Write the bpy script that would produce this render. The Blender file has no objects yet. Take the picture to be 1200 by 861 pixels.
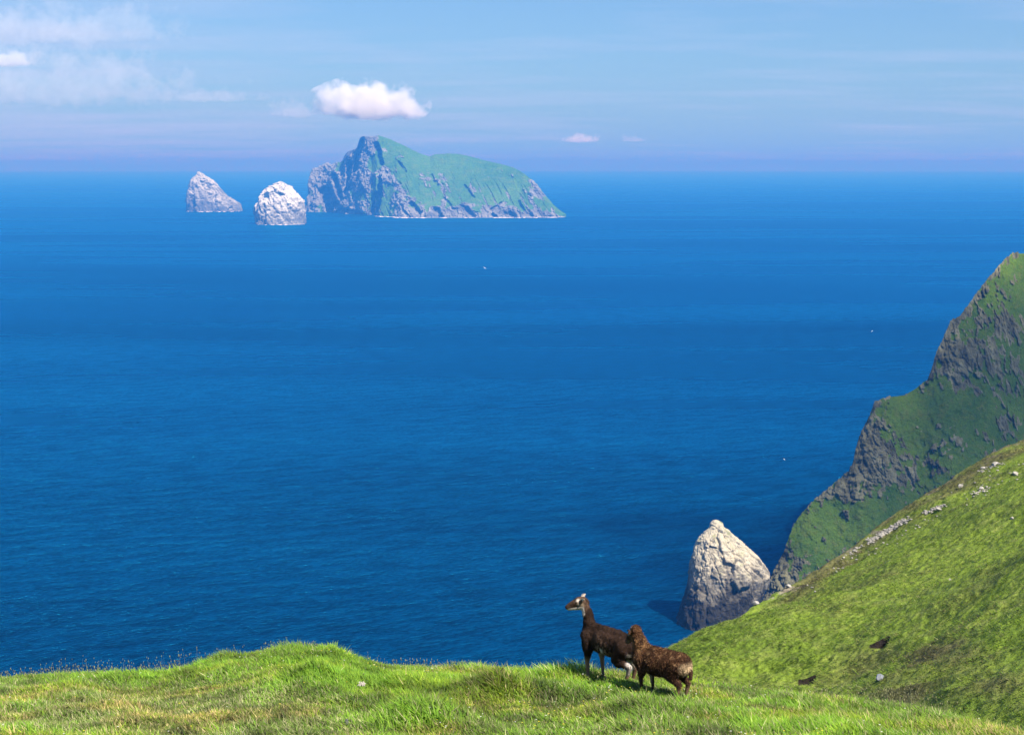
import bpy, bmesh, math, random
import numpy as np
from mathutils import Vector, Matrix

S = bpy.context.scene
COL = S.collection
R = math.radians
rng = np.random.default_rng(7)
random.seed(7)

# ------------------------------------------------------------------ camera
EYE = 240.0
PITCH = R(8.0)
F = 1680.0                      # focal length in pixels of a 1200 px wide frame
cam = bpy.data.cameras.new('camera')
co = bpy.data.objects.new('camera', cam)
COL.objects.link(co)
co.location = (0, 0, EYE)
co.rotation_euler = (R(90) - PITCH, 0, 0)
cam.sensor_width = 36.0
cam.lens = 36.0 * F / 1200.0
cam.clip_start = 0.1
cam.clip_end = 200000
S.camera = co
S.render.resolution_x, S.render.resolution_y = 1024, 734

# ------------------------------------------------------------------ light
SUN_EL, SUN_AZ = R(51), R(138)          # azimuth from +Y (view direction) towards +X
to_sun = Vector((math.sin(SUN_AZ) * math.cos(SUN_EL), math.cos(SUN_AZ) * math.cos(SUN_EL), math.sin(SUN_EL)))
sl = bpy.data.lights.new('sun', 'SUN')
sl.energy = 5.0
sl.angle = R(0.5)
sl.color = (1.0, 0.95, 0.87)
so = bpy.data.objects.new('sun', sl)
COL.objects.link(so)
so.location = (60, -40, 400)
so.rotation_euler = to_sun.to_track_quat('Z', 'Y').to_euler()

S.view_settings.view_transform = 'Standard'
S.view_settings.look = 'None'
S.view_settings.exposure = 1.1
S.view_settings.gamma = 1.0
S.cycles.volume_bounces = 4
S.cycles.max_bounces = 8
S.cycles.transparent_max_bounces = 12
S.cycles.volume_step_rate = 1.0
S.cycles.volume_max_steps = 256


class NT:
    """little helper to write node trees"""
    def __init__(s, tree):
        s.t = tree
        tree.nodes.clear()

    def n(s, typ, **kw):
        nd = s.t.nodes.new(typ)
        for k, v in kw.items():
            if k == 'ins':
                for a, b in v.items():
                    s.set(nd, a, b)
            else:
                setattr(nd, k, v)
        return nd

    def set(s, nd, a, b):
        sock = nd.inputs[a]
        if isinstance(b, bpy.types.NodeSocket):
            s.t.links.new(b, sock)
        elif isinstance(b, bpy.types.Node):
            s.t.links.new(b.outputs[0], sock)
        else:
            sock.default_value = b

    def math(s, op, a, b=0.0, c=0.0, clamp=False):
        nd = s.n('ShaderNodeMath', operation=op, use_clamp=clamp)
        s.set(nd, 0, a); s.set(nd, 1, b)
        if op in ('MULTIPLY_ADD', 'SMOOTH_MIN', 'WRAP', 'COMPARE'):
            s.set(nd, 2, c)
        return nd.outputs[0]

    def mix(s, f, a, b, blend='MIX'):
        nd = s.n('ShaderNodeMix', data_type='RGBA', blend_type=blend)
        s.set(nd, 0, f)
        s.set(nd, 6, a); s.set(nd, 7, b)
        return nd.outputs[2]

    def ramp(s, f, stops):
        nd = s.n('ShaderNodeValToRGB')
        cr = nd.color_ramp
        while len(cr.elements) < len(stops):
            cr.elements.new(0.5)
        for e, (p, c) in zip(cr.elements, stops):
            e.position = p
            e.color = (c, c, c, 1) if isinstance(c, (int, float)) else (c[0], c[1], c[2], 1)
        s.set(nd, 0, f)
        return nd.outputs[0]

    def noise(s, vec, scale, detail=4, rough=0.55, **kw):
        nd = s.n('ShaderNodeTexNoise', ins={'Scale': scale, 'Detail': detail, 'Roughness': rough}, **kw)
        if vec is not None:
            s.set(nd, 'Vector', vec)
        return nd.outputs[0]

    def mapping(s, vec, scale=(1, 1, 1), rot=(0, 0, 0), loc=(0, 0, 0)):
        nd = s.n('ShaderNodeMapping', ins={'Vector': vec, 'Scale': scale, 'Rotation': rot, 'Location': loc})
        return nd.outputs[0]


def rgb(*c):
    return (c[0], c[1], c[2], 1.0)


# ------------------------------------------------------------------ sky
W = bpy.data.worlds.new('World')
S.world = W
W.use_nodes = True
w = NT(W.node_tree)
sky = w.n('ShaderNodeTexSky')
sky.sky_type = 'NISHITA'
sky.sun_disc = False
sky.sun_elevation = SUN_EL
sky.sun_rotation = SUN_AZ
sky.altitude = 200
sky.air_density = 1.0
sky.dust_density = 0.6
sky.ozone_density = 2.5
tc = w.n('ShaderNodeTexCoord')
sep = w.n('ShaderNodeSeparateXYZ', ins={0: tc.outputs['Generated']})
zz = sep.outputs[2]
# layered, wind drawn veil cloud: a plane of noise far overhead, seen at a grazing angle
zc = w.math('MAXIMUM', zz, 0.0)
den = w.math('ADD', zc, 0.045)
px_ = w.math('DIVIDE', sep.outputs[0], den)
py_ = w.math('DIVIDE', sep.outputs[1], den)
cv = w.n('ShaderNodeCombineXYZ', ins={0: px_, 1: py_, 2: 0.0}).outputs[0]
cn = w.noise(w.mapping(cv, (0.55, 0.9, 1), (0, 0, R(12)), (3.1, 1.7, 0)), 1.0, 7, 0.55)
cn2 = w.noise(w.mapping(cv, (0.16, 0.30, 1), (0, 0, R(-8)), (7.4, 2.2, 0)), 1.0, 5, 0.55)
westness = w.n('ShaderNodeMapRange', ins={0: sep.outputs[0], 1: 0.05, 2: -0.42, 3: 0.0, 4: 1.0}).outputs[0]
thr = w.math('ADD', w.math('MULTIPLY', cn, 0.8), w.math('MULTIPLY', cn2, 0.5))
thr = w.math('ADD', thr, w.math('MULTIPLY', westness, 0.17))
veil = w.ramp(thr, [(0.62, 0.0), (0.95, 1.0)])
# faint horizontal streaks
st = w.noise(w.mapping(tc.outputs['Generated'], (5, 5, 85), (0, R(1.2), 0)), 1.0, 4, 0.5)
streak = w.ramp(st, [(0.55, 0.0), (0.78, 0.55)])
haz = w.math('POWER', w.math('SUBTRACT', 1.0, w.math('MINIMUM', zc, 1.0)), 14.0)
base = w.mix(1.0, sky.outputs[0], rgb(0.56, 0.80, 1.06), 'MULTIPLY')
K = 10.0
base0 = None
base = w.mix(w.math('MULTIPLY', haz, 0.92), base, rgb(0.215 * K, 0.395 * K, 0.64 * K))
haz2 = w.math('POWER', w.math('SUBTRACT', 1.0, w.math('MINIMUM', zc, 1.0)), 55.0)
base = w.mix(w.math('MULTIPLY', haz2, 0.75), base, rgb(0.19 * K, 0.50 * K, 0.60 * K))
base = w.mix(w.math('MULTIPLY', veil, 0.72), base, rgb(0.40 * K, 0.52 * K, 0.75 * K))
base = w.mix(w.math('MULTIPLY', streak, 0.16), base, rgb(0.36 * K, 0.47 * K, 0.72 * K))
bg = w.n('ShaderNodeBackground', ins={'Color': base, 'Strength': 0.06})
wo = w.n('ShaderNodeOutputWorld', ins={'Surface': bg.outputs[0]})


# ------------------------------------------------------------------ helpers
def P(px, py, y):
    """point of the world at depth y (metres ahead) along the sight line of a photo pixel"""
    a = (px - 600.0) / F
    b = -(py - 430.5) / F
    c, s = math.cos(PITCH), math.sin(PITCH)
    dx, dy, dz = a, c + b * s, -s + b * c
    k = y / dy
    return np.array([dx * k, y + 0 * k, EYE + dz * k])


def slope_of(py):
    """dz/dy of the sight line through pixel row py"""
    b = -(py - 430.5) / F
    c, s = math.cos(PITCH), math.sin(PITCH)
    return (-s + b * c) / (c + b * s)


def side_of(px, py):
    a = (px - 600.0) / F
    b = -(py - 430.5) / F
    return a / (math.cos(PITCH) + b * math.sin(PITCH))


def to_px(p):
    """photo pixel of world points (N,3)"""
    p = np.asarray(p, float)
    c, s = math.cos(PITCH), math.sin(PITCH)
    dz = p[..., 2] - EYE
    f = p[..., 1] * c - dz * s
    u = p[..., 1] * s + dz * c
    return 600 + F * p[..., 0] / f, 430.5 - F * u / f


def _hash(ix, iy, iz):
    h = (ix * 374761393 + iy * 668265263 + iz * 1274126177) & 0xFFFFFFFF
    h = ((h ^ (h >> 13)) * 1274126177) & 0xFFFFFFFF
    h = ((h ^ (h >> 16)) * 2246822519) & 0xFFFFFFFF
    return ((h ^ (h >> 15)) & 0xFFFFFF) / float(0xFFFFFF)


def vnoise(p):
    """value noise in -1..1 at points (N,3)"""
    p = np.asarray(p, float)
    i = np.floor(p).astype(np.int64)
    f = p - i
    f = f * f * f * (f * (f * 6 - 15) + 10)
    r = 0
    for dx in (0, 1):
        wx = f[..., 0] if dx else 1 - f[..., 0]
        for dy in (0, 1):
            wy = f[..., 1] if dy else 1 - f[..., 1]
            for dz in (0, 1):
                wz = f[..., 2] if dz else 1 - f[..., 2]
                r = r + wx * wy * wz * _hash(i[..., 0] + dx, i[..., 1] + dy, i[..., 2] + dz)
    return r * 2 - 1


def fbm(p, octv=4, gain=0.5, ridged=False):
    p = np.asarray(p, float)
    a, t, n = 1.0, 0, 0
    for k in range(octv):
        v = vnoise(p + k * 17.37)
        if ridged:
            v = 1 - 2 * np.abs(v)
        t = t + a * v
        n += a
        a *= gain
        p = p * 2.03
    return t / n


def worley(p):
    """nearest and second nearest cell distance, and a random value per cell"""
    p = np.asarray(p, float)
    i = np.floor(p).astype(np.int64)
    f = p - i
    d1 = np.full(p.shape[:-1], 9.0); d2 = d1.copy(); idv = np.zeros(p.shape[:-1])
    for dx in (-1, 0, 1):
        for dy in (-1, 0, 1):
            for dz in (-1, 0, 1):
                a, b, c = i[..., 0] + dx, i[..., 1] + dy, i[..., 2] + dz
                h1, h2, h3 = _hash(a, b, c), _hash(a + 71, b + 13, c), _hash(a, b + 37, c + 91)
                d = (dx + h1 - f[..., 0]) ** 2 + (dy + h2 - f[..., 1]) ** 2 + (dz + h3 - f[..., 2]) ** 2
                near = d < d1
                d2 = np.where(near, d1, np.minimum(d2, d))
                idv = np.where(near, h1 * 0.6 + h3 * 0.4, idv)
                d1 = np.where(near, d, d1)
    return np.sqrt(d1), np.sqrt(d2), idv


def blocks(p, crack=0.35):
    """jointed rock: blocks standing proud by different amounts with open cracks between them"""
    w_ = np.stack([vnoise(p * 1.7 + 5), vnoise(p * 1.7 + 25), vnoise(p * 1.7 + 45)], -1) * 0.35
    a, b, c = worley(p + w_)
    return (c - 0.5) * 2 * ss(0, 0.22, b - a) - crack * ss(0.16, 0.0, b - a)


def ss(a, b, x):
    t = np.clip((x - a) / (b - a), 0, 1)
    return t * t * (3 - 2 * t)


def interp(tab, x, j):
    t = np.array(tab, float)
    return np.interp(x, t[:, 0], t[:, j])


def smooth_interp(xs, ys, x, r=1):
    return np.interp(x, xs, ys)


def mesh_from(name, V, Fc, mat, parent=None, smooth=True, attrs=None, colors=None):
    V = np.asarray(V, np.float32).reshape(-1, 3)
    Fc = np.asarray(Fc, np.int32)
    me = bpy.data.meshes.new(name)
    k = Fc.shape[1]
    me.vertices.add(len(V)); me.vertices.foreach_set('co', V.ravel())
    me.loops.add(Fc.size); me.loops.foreach_set('vertex_index', Fc.ravel())
    me.polygons.add(len(Fc))
    me.polygons.foreach_set('loop_start', np.arange(len(Fc), dtype=np.int32) * k)
    me.polygons.foreach_set('loop_total', np.full(len(Fc), k, np.int32))
    me.update(calc_edges=True)
    me.validate()
    me.polygons.foreach_set('use_smooth', np.full(len(me.polygons), smooth))
    for an, av in (attrs or {}).items():
        at = me.attributes.new(an, 'FLOAT', 'POINT')
        at.data.foreach_set('value', np.asarray(av, np.float32).ravel())
    for an, av in (colors or {}).items():
        at = me.color_attributes.new(an, 'FLOAT_COLOR', 'POINT')
        av = np.asarray(av, np.float32).reshape(-1, 3)
        at.data.foreach_set('color', np.c_[av, np.ones(len(av), np.float32)].ravel())
    if mat:
        me.materials.append(mat)
    o = bpy.data.objects.new(name, me)
    COL.objects.link(o)
    if parent:
        o.parent = parent
    return o


def grid_faces(nr, nc, wrap=False):
    i = np.arange(nr - 1)[:, None]
    j = np.arange(nc if wrap else nc - 1)[None, :]
    j2 = (j + 1) % nc
    a = i * nc + j; b = i * nc + j2; c = (i + 1) * nc + j2; d = (i + 1) * nc + j
    return np.stack([a + 0 * b, b, c, d], -1).reshape(-1, 4)


def tag(o, label=None, cat=None, group=None, kind=None):
    if label: o['label'] = label
    if cat: o['category'] = cat
    if group: o['group'] = group
    if kind: o['kind'] = kind
    return o


def empty(name, loc=(0, 0, 0), rz=0.0):
    o = bpy.data.objects.new(name, None)
    o.empty_display_size = 0.2
    COL.objects.link(o)
    o.location = loc
    o.rotation_euler = (0, 0, rz)
    return o


def copy_tree(o, parent=None):
    c = o.copy()
    COL.objects.link(c)
    if parent:
        c.parent = parent
    for ch in list(o.children):
        copy_tree(ch, c)
    return c


def new_mat(name):
    m = bpy.data.materials.new(name)
    m.use_nodes = True
    n = NT(m.node_tree)
    out = n.n('ShaderNodeOutputMaterial')
    return m, n, out


def principled(n, out, **ins):
    b = n.n('ShaderNodeBsdfPrincipled')
    for k, v in ins.items():
        n.set(b, k.replace('_', ' '), v)
    n.t.links.new(b.outputs[0], out.inputs[0])
    return b


# ------------------------------------------------------------------ materials
def mat_sea():
    m, n, out = new_mat('sea_water')
    g = n.n('ShaderNodeNewGeometry').outputs['Position']
    wind = R(24)
    swell = n.noise(n.mapping(g, (0.004, 0.018, 0.01), (0, 0, wind)), 1.0, 3, 0.5)
    wav = n.noise(n.mapping(n.mapping(g, (1, 1, 1), (0, 0, R(-24))), (0.035, 0.095, 0.1)), 1.0, 6, 0.62)
    rip = n.noise(n.mapping(n.mapping(g, (1, 1, 1), (0, 0, R(-32))), (0.22, 0.60, 0.4)), 1.0, 4, 0.6)
    h = n.math('ADD', n.math('MULTIPLY', wav, 2.2), n.math('MULTIPLY', rip, 0.8))
    h = n.math('ADD', h, n.math('MULTIPLY', swell, 3.0))
    bump = n.n('ShaderNodeBump', ins={'Height': h, 'Strength': 1.0, 'Distance': 1.7})
    # wind lanes and slicks: water with a different ripple
    lane = n.noise(n.mapping(g, (0.00065, 0.0034, 0.01), (0, 0, R(-7)), (2, 5, 0)), 1.0, 6, 0.6)
    lane2 = n.noise(n.mapping(g, (0.00022, 0.0009, 0.01), (0, 0, R(10)), (0.4, 0.3, 0)), 1.0, 4, 0.5)
    lm = n.math('ADD', n.math('MULTIPLY', lane, 0.55), n.math('MULTIPLY', lane2, 0.45))
    f = n.ramp(lm, [(0.40, 0.0), (0.60, 1.0)])
    f2 = n.math('ADD', n.math('MULTIPLY', f, 0.7), n.math('MULTIPLY', n.ramp(wav, [(0.35, 0.0), (0.68, 1.0)]), 0.3))
    fine = n.ramp(n.math('ADD', n.math('MULTIPLY', wav, 0.45), n.math('MULTIPLY', rip, 0.55)), [(0.435, 0.0), (0.565, 1.0)])  # wave and ripple shading, put into the water colour below
    f2 = n.math('ADD', n.math('MULTIPLY', f, 0.40), n.math('MULTIPLY', fine, 0.60))
    col = n.mix(f2, rgb(0.0, 0.006, 0.020), rgb(0.0, 0.034, 0.102))
    rough = n.math('MULTIPLY_ADD', f, 0.10, 0.16)
    # light scatters sideways for tens of metres inside clear deep water
    dif = n.n('ShaderNodeSubsurfaceScattering', falloff='BURLEY', ins={'Color': col, 'Scale': 1.0, 'Radius': (40.0, 40.0, 40.0), 'Normal': bump.outputs[0]})
    df2 = n.n('ShaderNodeBsdfDiffuse', ins={'Color': col, 'Normal': bump.outputs[0]})
    dif = n.n('ShaderNodeMixShader', ins={0: 0.65, 1: dif.outputs[0], 2: df2.outputs[0]})
    glo = n.n('ShaderNodeBsdfGlossy', ins={'Color': rgb(0.02, 0.56, 1.0), 'Roughness': n.math('ADD', rough, 0.06), 'Normal': bump.outputs[0]})
    fr = n.math('MAXIMUM', n.math('SUBTRACT', n.n('ShaderNodeFresnel', ins={'IOR': 1.333}).outputs[0], 0.10), 0.02)
    fr = n.math('MULTIPLY', fr, n.math('MULTIPLY_ADD', fine, 0.5, 0.75))
    fac = n.math('MINIMUM', n.math('MULTIPLY', n.math('MULTIPLY', fr, n.math('MULTIPLY_ADD', n.ramp(lane2, [(0.38, 0.0), (0.62, 1.0)]), 0.6, 0.60)), 0.92), 0.42)
    mx = n.n('ShaderNodeMixShader', ins={0: fac, 1: dif.outputs[0], 2: glo.outputs[0]})
    n.t.links.new(mx.outputs[0], out.inputs[0])
    return m


def mat_hill(name, green_a, green_b, dry, rock_a, rock_b, sc=1.0, rock_attr=True, bump_d=0.4, soil=False, tone=None):
    """turf and rock, chosen by a 'rock' attribute roughened with noise"""
    m, n, out = new_mat(name)
    g = n.n('ShaderNodeNewGeometry').outputs['Position']
    n1 = n.noise(g, 0.9 * sc, 6, 0.65)
    n2 = n.noise(g, 0.13 * sc, 4, 0.6)
    n3 = n.noise(g, 4.0 * sc, 3, 0.7)
    turf = n.mix(n.ramp(n2, [(0.35, 0.0), (0.65, 1.0)]), green_a, green_b)
    turf = n.mix(n.ramp(n1, [(0.48, 0.0), (0.72, 0.85)]), turf, dry)
    turf = n.mix(0.75, turf, n.ramp(n3, [(0.25, 0.45), (0.75, 1.5)]), 'MULTIPLY')
    rv = n.noise(n.mapping(g, (0.5 * sc, 0.5 * sc, 0.16 * sc)), 1.0, 7, 0.7)
    rock = n.mix(n.ramp(rv, [(0.35, 0.0), (0.68, 1.0)]), rock_a, rock_b)
    rock = n.mix(0.55, rock, n.ramp(n3, [(0.25, 0.5), (0.75, 1.5)]), 'MULTIPLY')
    at = n.n('ShaderNodeAttribute', attribute_name='rock').outputs['Fac']
    k = n.math('ADD', at, n.math('MULTIPLY', n.math('SUBTRACT', n1, 0.5), 0.9))
    k = n.ramp(k, [(0.44, 0.0), (0.56, 1.0)])
    col = n.mix(k, turf, rock)
    if soil:
        ha = n.n('ShaderNodeAttribute', attribute_name='heath').outputs['Fac']
        col = n.mix(n.math('MULTIPLY', ha, 0.8), col, n.mix(n.ramp(n3, [(0.3, 0.0), (0.7, 1.0)]), rgb(0.030, 0.024, 0.012), rgb(0.13, 0.105, 0.05)))
        sa = n.n('ShaderNodeAttribute', attribute_name='soil').outputs['Fac']
        col = n.mix(n.ramp(n.math('ADD', sa, n.math('MULTIPLY', n.math('SUBTRACT', n3, 0.5), 0.5)), [(0.4, 0.0), (0.6, 1.0)]), col, rgb(0.020, 0.014, 0.009))
    hh = n.math('ADD', n.math('MULTIPLY', n1, 1.0), n.math('MULTIPLY', n3, 0.35))
    bump = n.n('ShaderNodeBump', ins={'Height': hh, 'Strength': 0.8, 'Distance': bump_d / sc})
    principled(n, out, Base_Color=col, Roughness=0.9, Normal=bump.outputs[0], **{'Specular_IOR_Level': 0.15})
    return m


def mat_attr(name, rough=0.9, spec=0.2, noise_sc=0, amt=0.5, bump=0.0, trans=0.0, attr='col'):
    m, n, out = new_mat(name)
    c = n.n('ShaderNodeAttribute', attribute_name=attr).outputs['Color']
    kw = {}
    if noise_sc:
        tcn = n.n('ShaderNodeTexCoord').outputs['Object']
        nz = n.noise(tcn, noise_sc, 5, 0.7)
        c = n.mix(amt, c, n.ramp(nz, [(0.28, 0.25), (0.72, 1.75)]), 'MULTIPLY')
        if bump:
            kw['Normal'] = n.n('ShaderNodeBump', ins={'Height': nz, 'Strength': 0.9, 'Distance': bump}).outputs[0]
    b = principled(n, out, Base_Color=c, Roughness=rough, **{'Specular_IOR_Level': spec}, **kw)
    if trans:
        t = n.n('ShaderNodeBsdfTranslucent', ins={'Color': c})
        mx = n.n('ShaderNodeMixShader', ins={0: trans, 1: b.outputs[0], 2: t.outputs[0]})
        n.t.links.new(mx.outputs[0], out.inputs[0])
    return m


def mat_plain(name, col, rough=0.8, spec=0.3, sc=30.0, amt=0.4, bump=0.003):
    m, n, out = new_mat(name)
    tcn = n.n('ShaderNodeTexCoord').outputs['Object']
    nz = n.noise(tcn, sc, 5, 0.65)
    c = n.mix(amt, rgb(*col), n.ramp(nz, [(0.3, 0.4), (0.7, 1.6)]), 'MULTIPLY')
    bp = n.n('ShaderNodeBump', ins={'Height': nz, 'Strength': 0.7, 'Distance': bump})
    principled(n, out, Base_Color=c, Roughness=rough, Normal=bp.outputs[0], **{'Specular_IOR_Level': spec})
    return m


def mat_stack(name, white, grey, dark, sc, dark_top, white_from, streak=0.5, green=0.0):
    """sea stack rock: bird lime on the upper ledges, wet dark rock near the water"""
    m, n, out = new_mat(name)
    g = n.n('ShaderNodeNewGeometry')
    p = g.outputs['Position']
    z = n.n('ShaderNodeSeparateXYZ', ins={0: p}).outputs[2]
    nz = n.n('ShaderNodeSeparateXYZ', ins={0: g.outputs['Normal']}).outputs[2]
    a = n.noise(n.mapping(p, (sc, sc, sc * 0.22)), 1.0, 7, 0.68)
    b = n.noise(p, sc * 0.6, 6, 0.65)
    c3 = n.noise(p, sc * 5, 4, 0.7)
    hgt = n.n('ShaderNodeMapRange', ins={0: z, 1: white_from[0], 2: white_from[1], 3: 0.0, 4: 1.0}).outputs[0]
    lime = n.math('ADD', n.math('MULTIPLY', a, streak), n.math('MULTIPLY', b, 1.0 - streak))
    lime = n.math('ADD', n.math('MULTIPLY', lime, 1.5), n.math('MULTIPLY', hgt, 0.62))
    lime = n.math('MULTIPLY', n.math('ADD', lime, n.math('MULTIPLY', nz, 0.30)), 0.5)
    lf = n.ramp(lime, [(1.02 / 2, 0.0), (1.38 / 2, 1.0)])
    col = n.mix(lf, grey, white)
    low = n.math('ADD', n.n('ShaderNodeMapRange', ins={0: z, 1: dark_top[0], 2: dark_top[1], 3: 1.0, 4: 0.0}).outputs[0],
                 n.math('MULTIPLY', n.math('SUBTRACT', b, 0.5), 1.6))
    col = n.mix(n.ramp(low, [(0.35, 0.0), (0.75, 1.0)]), col, dark)
    if green:
        gf = n.math('MULTIPLY', n.ramp(n.noise(p, sc * 0.9, 4, 0.6), [(0.52, 0.0), (0.66, green)]), n.ramp(nz, [(0.35, 0.0), (0.6, 1.0)]))
        gf = n.math('MULTIPLY', gf, hgt)
        col = n.mix(gf, col, rgb(0.13, 0.17, 0.05))
    col = n.mix(0.6, col, n.ramp(c3, [(0.25, 0.5), (0.75, 1.5)]), 'MULTIPLY')
    cr = n.noise(n.mapping(p, (sc * 1.6, sc * 1.6, sc * 0.3), (R(20), 0, 0)), 1.0, 5, 0.75)
    hh = n.math('ADD', n.math('MULTIPLY', cr, 1.0), n.math('MULTIPLY', c3, 0.25))
    bump = n.n('ShaderNodeBump', ins={'Height': hh, 'Strength': 0.8, 'Distance': 0.22 / sc})
    principled(n, out, Base_Color=col, Roughness=0.88, Normal=bump.outputs[0], **{'Specular_IOR_Level': 0.2})
    return m


# ------------------------------------------------------------------ sea
SEA_Z = 0.0
def build_sea():
    rad = [0.0] + list(np.geomspace(60, 64000, 60))
    n = 96
    V = [(0, 0, 0)]
    for r in rad[1:]:
        for k in range(n):
            a = 2 * math.pi * k / n
            V.append((r * math.sin(a), r * math.cos(a), 0))
    Fc = []
    for i in range(1, len(rad) - 1):
        for k in range(n):
            a = 1 + (i - 1) * n + k; b = 1 + (i - 1) * n + (k + 1) % n
            Fc.append((a, a + n, b + n, b))
    o = mesh_from('sea', V, Fc, mat_sea())
    # middle fan
    me = o.data
    bm = bmesh.new(); bm.from_mesh(me); bm.verts.ensure_lookup_table()
    for k in range(n):
        bm.faces.new((bm.verts[0], bm.verts[1 + k], bm.verts[1 + (k + 1) % n]))
    bm.normal_update()
    down = [f for f in bm.faces if f.normal.z < 0]
    bmesh.ops.reverse_faces(bm, faces=down)
    bm.to_mesh(me); bm.free()
    tag(o, kind='structure')
build_sea()


# ------------------------------------------------------------------ foreground turf
CREST = [  # photo column, row of the ground at the crest (under the grass), depth of the crest
    (-900, 812, 17), (-200, 805, 16.5), (0, 799, 16.2), (60, 797, 16), (130, 796, 16), (200, 792, 15.8), (248, 782, 15.6),
    (262, 780, 15.4), (300, 773, 15.3), (330, 768, 15.2), (350, 765, 15.1), (398, 766, 15.1), (420, 773, 15.3),
    (440, 778, 15.4), (500, 783, 15.3), (560, 788, 15.1), (600, 792, 14.9), (640, 793, 14.7), (690, 791, 14.4),
    (740, 794, 14.2), (810, 806, 13.9), (860, 811, 13.7), (900, 815, 13.5), (960, 823, 13.2), (1020, 829, 13),
    (1100, 841, 12.6), (1160, 858, 12.2), (1200, 869, 11.9), (1260, 887, 11.5), (1700, 960, 10.5), (2600, 1020, 10)]
_cs = np.array([side_of(a, b) for a, b, c in CREST])
_cz = np.array([EYE + slope_of(b) * c for a, b, c in CREST])
_cd = np.array([c for a, b, c in CREST])


def z_fore(s, y):
    s = np.asarray(s, float); y = np.asarray(y, float)
    cz = np.interp(s, _cs, _cz); cd = np.interp(s, _cs, _cd)
    # smooth the crest polyline a little
    for d in (0.012, -0.012):
        cz = cz + np.interp(s + d, _cs, _cz); cd = cd + np.interp(s + d, _cs, _cd)
    cz /= 3; cd /= 3
    z0, z1, y1 = 238.4, EYE + slope_of(866) * 10.2, 10.2
    near = z0 + (z1 - z0) * (y / y1)
    t = np.clip((y - y1) / np.maximum(cd - y1, 0.2), 0, 1)
    m0 = (z1 - z0) / y1 * (cd - y1); m1 = -0.36 * (cd - y1)
    h = (2*t**3 - 3*t**2 + 1) * z1 + (t**3 - 2*t**2 + t) * m0 + (-2*t**3 + 3*t**2) * cz + (t**3 - t**2) * m1
    z = np.where(y < y1, near, h)
    e = np.maximum(y - cd, 0)
    drop = 0.36 * e + 0.17 * np.minimum(e, 5) ** 2 + np.maximum(e - 5, 0) * 1.0
    z = np.where(y > cd, cz - drop, z)
    x = s * y
    q = np.stack([x, y, 0 * x], -1)
    z = z + 0.05 * vnoise(q * 1.1) + 0.032 * vnoise(q * 2.7 + 9) + 0.014 * vnoise(q * 7 + 3)
    for (mx, my, r, hh) in MOUNDS:
        z = z + hh * np.exp(-((x - mx) ** 2 + (y - my) ** 2) / (r * r))
    return z
MOUNDS = []
def _mound(px, py, y, r, h):
    p = P(px, py, y); MOUNDS.append((p[0], y, r, h))
for a in ((255, 795, 15.2, .28, .07), (580, 838, 12.5, .35, .09), (470, 822, 12.8, .3, .06), (760, 850, 11.3, .35, .06),
          (340, 772, 14.6, .4, .03), (500, 855, 11.2, .3, .06), (650, 800, 14, .3, .04)):
    _mound(*a)


def build_fore():
    ss_ = np.concatenate([np.linspace(-1.2, -0.46, 60), np.linspace(-0.455, 0.455, 520), np.linspace(0.46, 1.3, 60)])
    ys = np.concatenate([np.linspace(0.4, 8.8, 20), np.linspace(9.0, 17.5, 130), np.geomspace(18, 230, 50)])
    Sg, Yg = np.meshgrid(ss_, ys)
    Z = z_fore(Sg, Yg)
    Z = np.maximum(Z, -4)
    V = np.stack([Sg * Yg, Yg, Z], -1)
    # the ground behind the photographer, so the hill does not end at the lens
    o = mesh_from('clifftop_turf', V, grid_faces(len(ys), len(ss_))[:, ::-1], MAT_TURF)
    tag(o, kind='structure')
    back = []
    xs = np.linspace(-60, 60, 60)
    yb = np.linspace(0.4, -60, 40)
    X, Y = np.meshgrid(xs, yb)
    Zb = 238.35 - 0.27 * Y + 0.06 * fbm(np.stack([X, Y, 0 * X], -1) * 0.7) - 0.0012 * X ** 2
    o = mesh_from('hilltop', np.stack([X, Y, Zb], -1), grid_faces(40, 60), MAT_TURF)
    tag(o, kind='structure')


def build_soil():
    m, n, out = new_mat('turf_thatch')
    g = n.n('ShaderNodeNewGeometry').outputs['Position']
    c = n.mix(n.noise(g, 2.0, 5, 0.6), rgb(0.035, 0.06, 0.012), rgb(0.13, 0.14, 0.045))
    nz = n.noise(g, 60, 4, 0.7)
    c = n.mix(0.7, c, n.ramp(nz, [(0.3, 0.3), (0.7, 1.6)]), 'MULTIPLY')
    bump = n.n('ShaderNodeBump', ins={'Height': nz, 'Strength': 0.8, 'Distance': 0.02})
    principled(n, out, Base_Color=c, Roughness=0.95, Normal=bump.outputs[0], **{'Specular_IOR_Level': 0.1})
    return m
MAT_TURF = build_soil()
build_fore()

MAT_GRASS = mat_attr('grass_blades', rough=0.6, spec=0.25, trans=0.42)


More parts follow.
